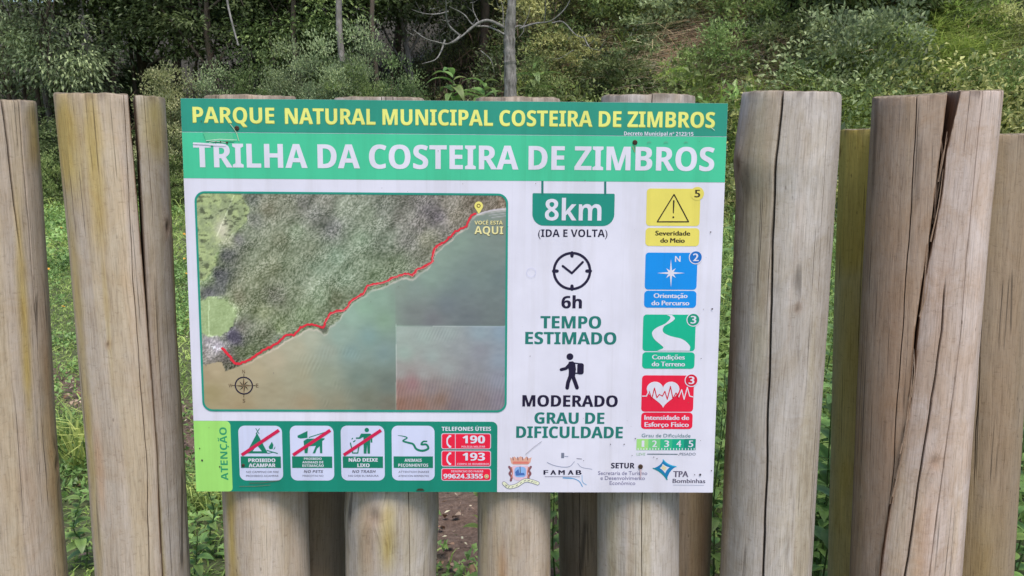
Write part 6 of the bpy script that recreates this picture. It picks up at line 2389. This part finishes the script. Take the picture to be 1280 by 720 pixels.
D = np.stack([r.normal(size=len(x)) * 0.35, r.normal(size=len(x)) * 0.35, np.ones(len(x))], 1)
V, F, A = blades(P, D, r.uniform(0.35, 0.85, len(x)), r.uniform(0.006, 0.012, len(x)), r, np.clip(r.random(len(x)) * 0.8, 0, 1), 0.8)
add_stuff("tall_grass", "tall bright grass standing behind the right half of the fence", V, F, A, G['grass'])

# grass tufts (things)
def tuft_mesh(seed, nb, L, Wd, mat):
    q = np.random.default_rng(seed)
    P = np.column_stack([q.normal(size=nb) * 0.035, q.normal(size=nb) * 0.035, np.zeros(nb)])
    D = np.column_stack([q.normal(size=nb) * 0.30, q.normal(size=nb) * 0.30, np.ones(nb)])
    V, F, A = blades(P, D, q.uniform(0.5, 1.0, nb) * L, Wd, q, q.random(nb), 0.75)
    return make_mesh("grass_tuft", V, F, [mat], {'rnd': A})


TU = [tuft_mesh(1, 90, 0.42, 0.009, G['grass']), tuft_mesh(2, 80, 0.34, 0.008, G['grass']), tuft_mesh(3, 60, 0.26, 0.007, G['grass'])]
for px, Y, k, sc, lb in ((92, 3.4, 0, 1.15, "tall grass tuft in the gap between the left edge post and the split post"),
                         (72, 3.6, 1, 1.1, "grass tuft leaning against the view of the left edge post's right side"),
                         (118, 3.7, 1, 0.9, "smaller grass tuft by the lower left side of the split post"),
                         (236, 3.0, 2, 1.0, "grass tuft just right of the split post near the ground"),
                         (262, 2.95, 1, 0.8, "grass tuft below the light green tab of the sign"),
                         (560, 3.7, 2, 1.1, "small grass tuft on the bare soil under the warning strip"),
                         (590, 3.9, 1, 1.0, "grass tuft at the far edge of the bare soil under the phone plates"),
                         (1262, 3.1, 0, 1.0, "long-bladed tuft at the right edge of the photo"),
                         (50, 4.8, 2, 1.2, "grass tuft beside the left edge post, further off on the lawn")):
    X = at(px, 500, Y)[0]
    o = link("grass_tuft", TU[k], None, (X, Y, float(terrain(X, Y)) - 0.01), lb, "grass tuft", "grass tufts behind the fence")
    o.scale = (sc,) * 3
    o.rotation_euler = (0, 0, px)

# orange flowers in the lawn
FL_M, t_, b_ = nt("orange_petals")
b_.inputs["Base Color"].default_value = (0.62, 0.30, 0.03, 1)
b_.inputs["Roughness"].default_value = 0.5
pv, pf = [], []
for k in range(6):
    a0 = k * math.pi / 3
    c_, s_ = math.cos(a0), math.sin(a0)
    b = len(pv)
    for (q, w, z) in ((0.002, 0.002, 0), (0.012, 0.007, 0.003), (0.020, 0.001, 0.0)):
        for sg in (-1, 1):
            pv.append((q * c_ - sg * w * s_, q * s_ + sg * w * c_, z + 0.09))
    pf += [(b, b + 2, b + 3, b + 1), (b + 2, b + 4, b + 5, b + 3)]
petal_me = make_mesh("petals", np.array(pv), np.array(pf), [FL_M], None, True)
v, f = tube([(0, 0, -0.01), (0.002, 0, 0.05), (0, 0, 0.09)], 0.0012, 5)
fstem = make_mesh("stem", v, f, [STEM_M], None, True)
rf = np.random.default_rng(9)
fspots = [(70, 262), (52, 300), (78, 290), (62, 345), (88, 268), (60, 372), (75, 395), (48, 420), (212, 262), (228, 300), (224, 322), (233, 330), (230, 352), (237, 372), (218, 285), (85, 245), (64, 252), (240, 412), (96, 330), (56, 275), (1066, 330), (1036, 360)]
for i, (px, py) in enumerate(fspots):
    p = hit(px, py)
    o = link("orange_flower", None, None, (p[0], p[1], float(terrain(p[0], p[1]))), "tiny orange flower among the low weeds of the clearing", "flower", "orange flowers in the clearing")
    o.rotation_euler = (rf.uniform(0.2, 0.8), rf.uniform(-.3, .3), rf.uniform(0, 6))
    s = 0.55 + 0.055 * p[1]
    o.scale = (s,) * 3
    link("petals", petal_me, o)
    link("stem", fstem, o)

# dry fallen leaves and wood chips (things)
DL_M, t_, b_ = nt("dry_leaf")
oi = N(t_, "ShaderNodeObjectInfo")
t_.links.new(ramp(t_, oi.outputs["Random"], [(0.0, (0.16, 0.075, 0.040)), (0.5, (0.34, 0.20, 0.12)), (1.0, (0.36, 0.26, 0.18))]), b_.inputs["Base Color"])
b_.inputs["Roughness"].default_value = 0.8
DLM = [leaf_piece("fallen_leaf", 0.075, 0.040, DL_M, 5, 0.5, 1.3), leaf_piece("fallen_leaf", 0.055, 0.028, DL_M, 5, 0.7, 0.8)]
for i in range(70):
    if i < 12:
        px, py = rf.uniform(62, 110), rf.uniform(478, 512)
    elif i < 21:
        px, py = rf.uniform(545, 600), rf.uniform(640, 722)
    elif i < 50:
        px, py = rf.uniform(232, 280), rf.uniform(470, 640)
    else:
        px, py = rf.uniform(60, 120), rf.uniform(515, 720)
    p = hit(px, py)
    o = link("fallen_leaf", DLM[i % 2], None, (p[0], p[1], float(terrain(p[0], p[1])) + 0.012), "dry brown leaf lying on the trodden soil behind the fence", "fallen leaf", "fallen leaves behind the fence")
    o.rotation_euler = (rf.uniform(-.4, .4), rf.uniform(-.3, .3), rf.uniform(0, 6.28))
    s = rf.uniform(0.45, 0.9)
    o.scale = (s, s, s * 0.6)
# litter too fine to count
n = 9000
x = r.uniform(-4.5, 1.0, n)
y = r.uniform(2.2, 6.0, n)
keep = r.random(n) < soilmask(x, y) * 0.9 + 0.03
x, y = x[keep], y[keep]
P = np.stack([x, y, terrain(x, y) + 0.002], 1)
D = r.normal(size=P.shape) * np.array([1, 1, 0.15])
V, F, A = leaves(P, D, r.uniform(0.01, 0.035, len(x)), r.uniform(0.003, 0.012, len(x)), r, r.random(len(x)), 0.1, 0.1)
add_stuff("leaf_litter", "fine dry litter strewn over the trodden soil", V, F, A, G['mauve'])
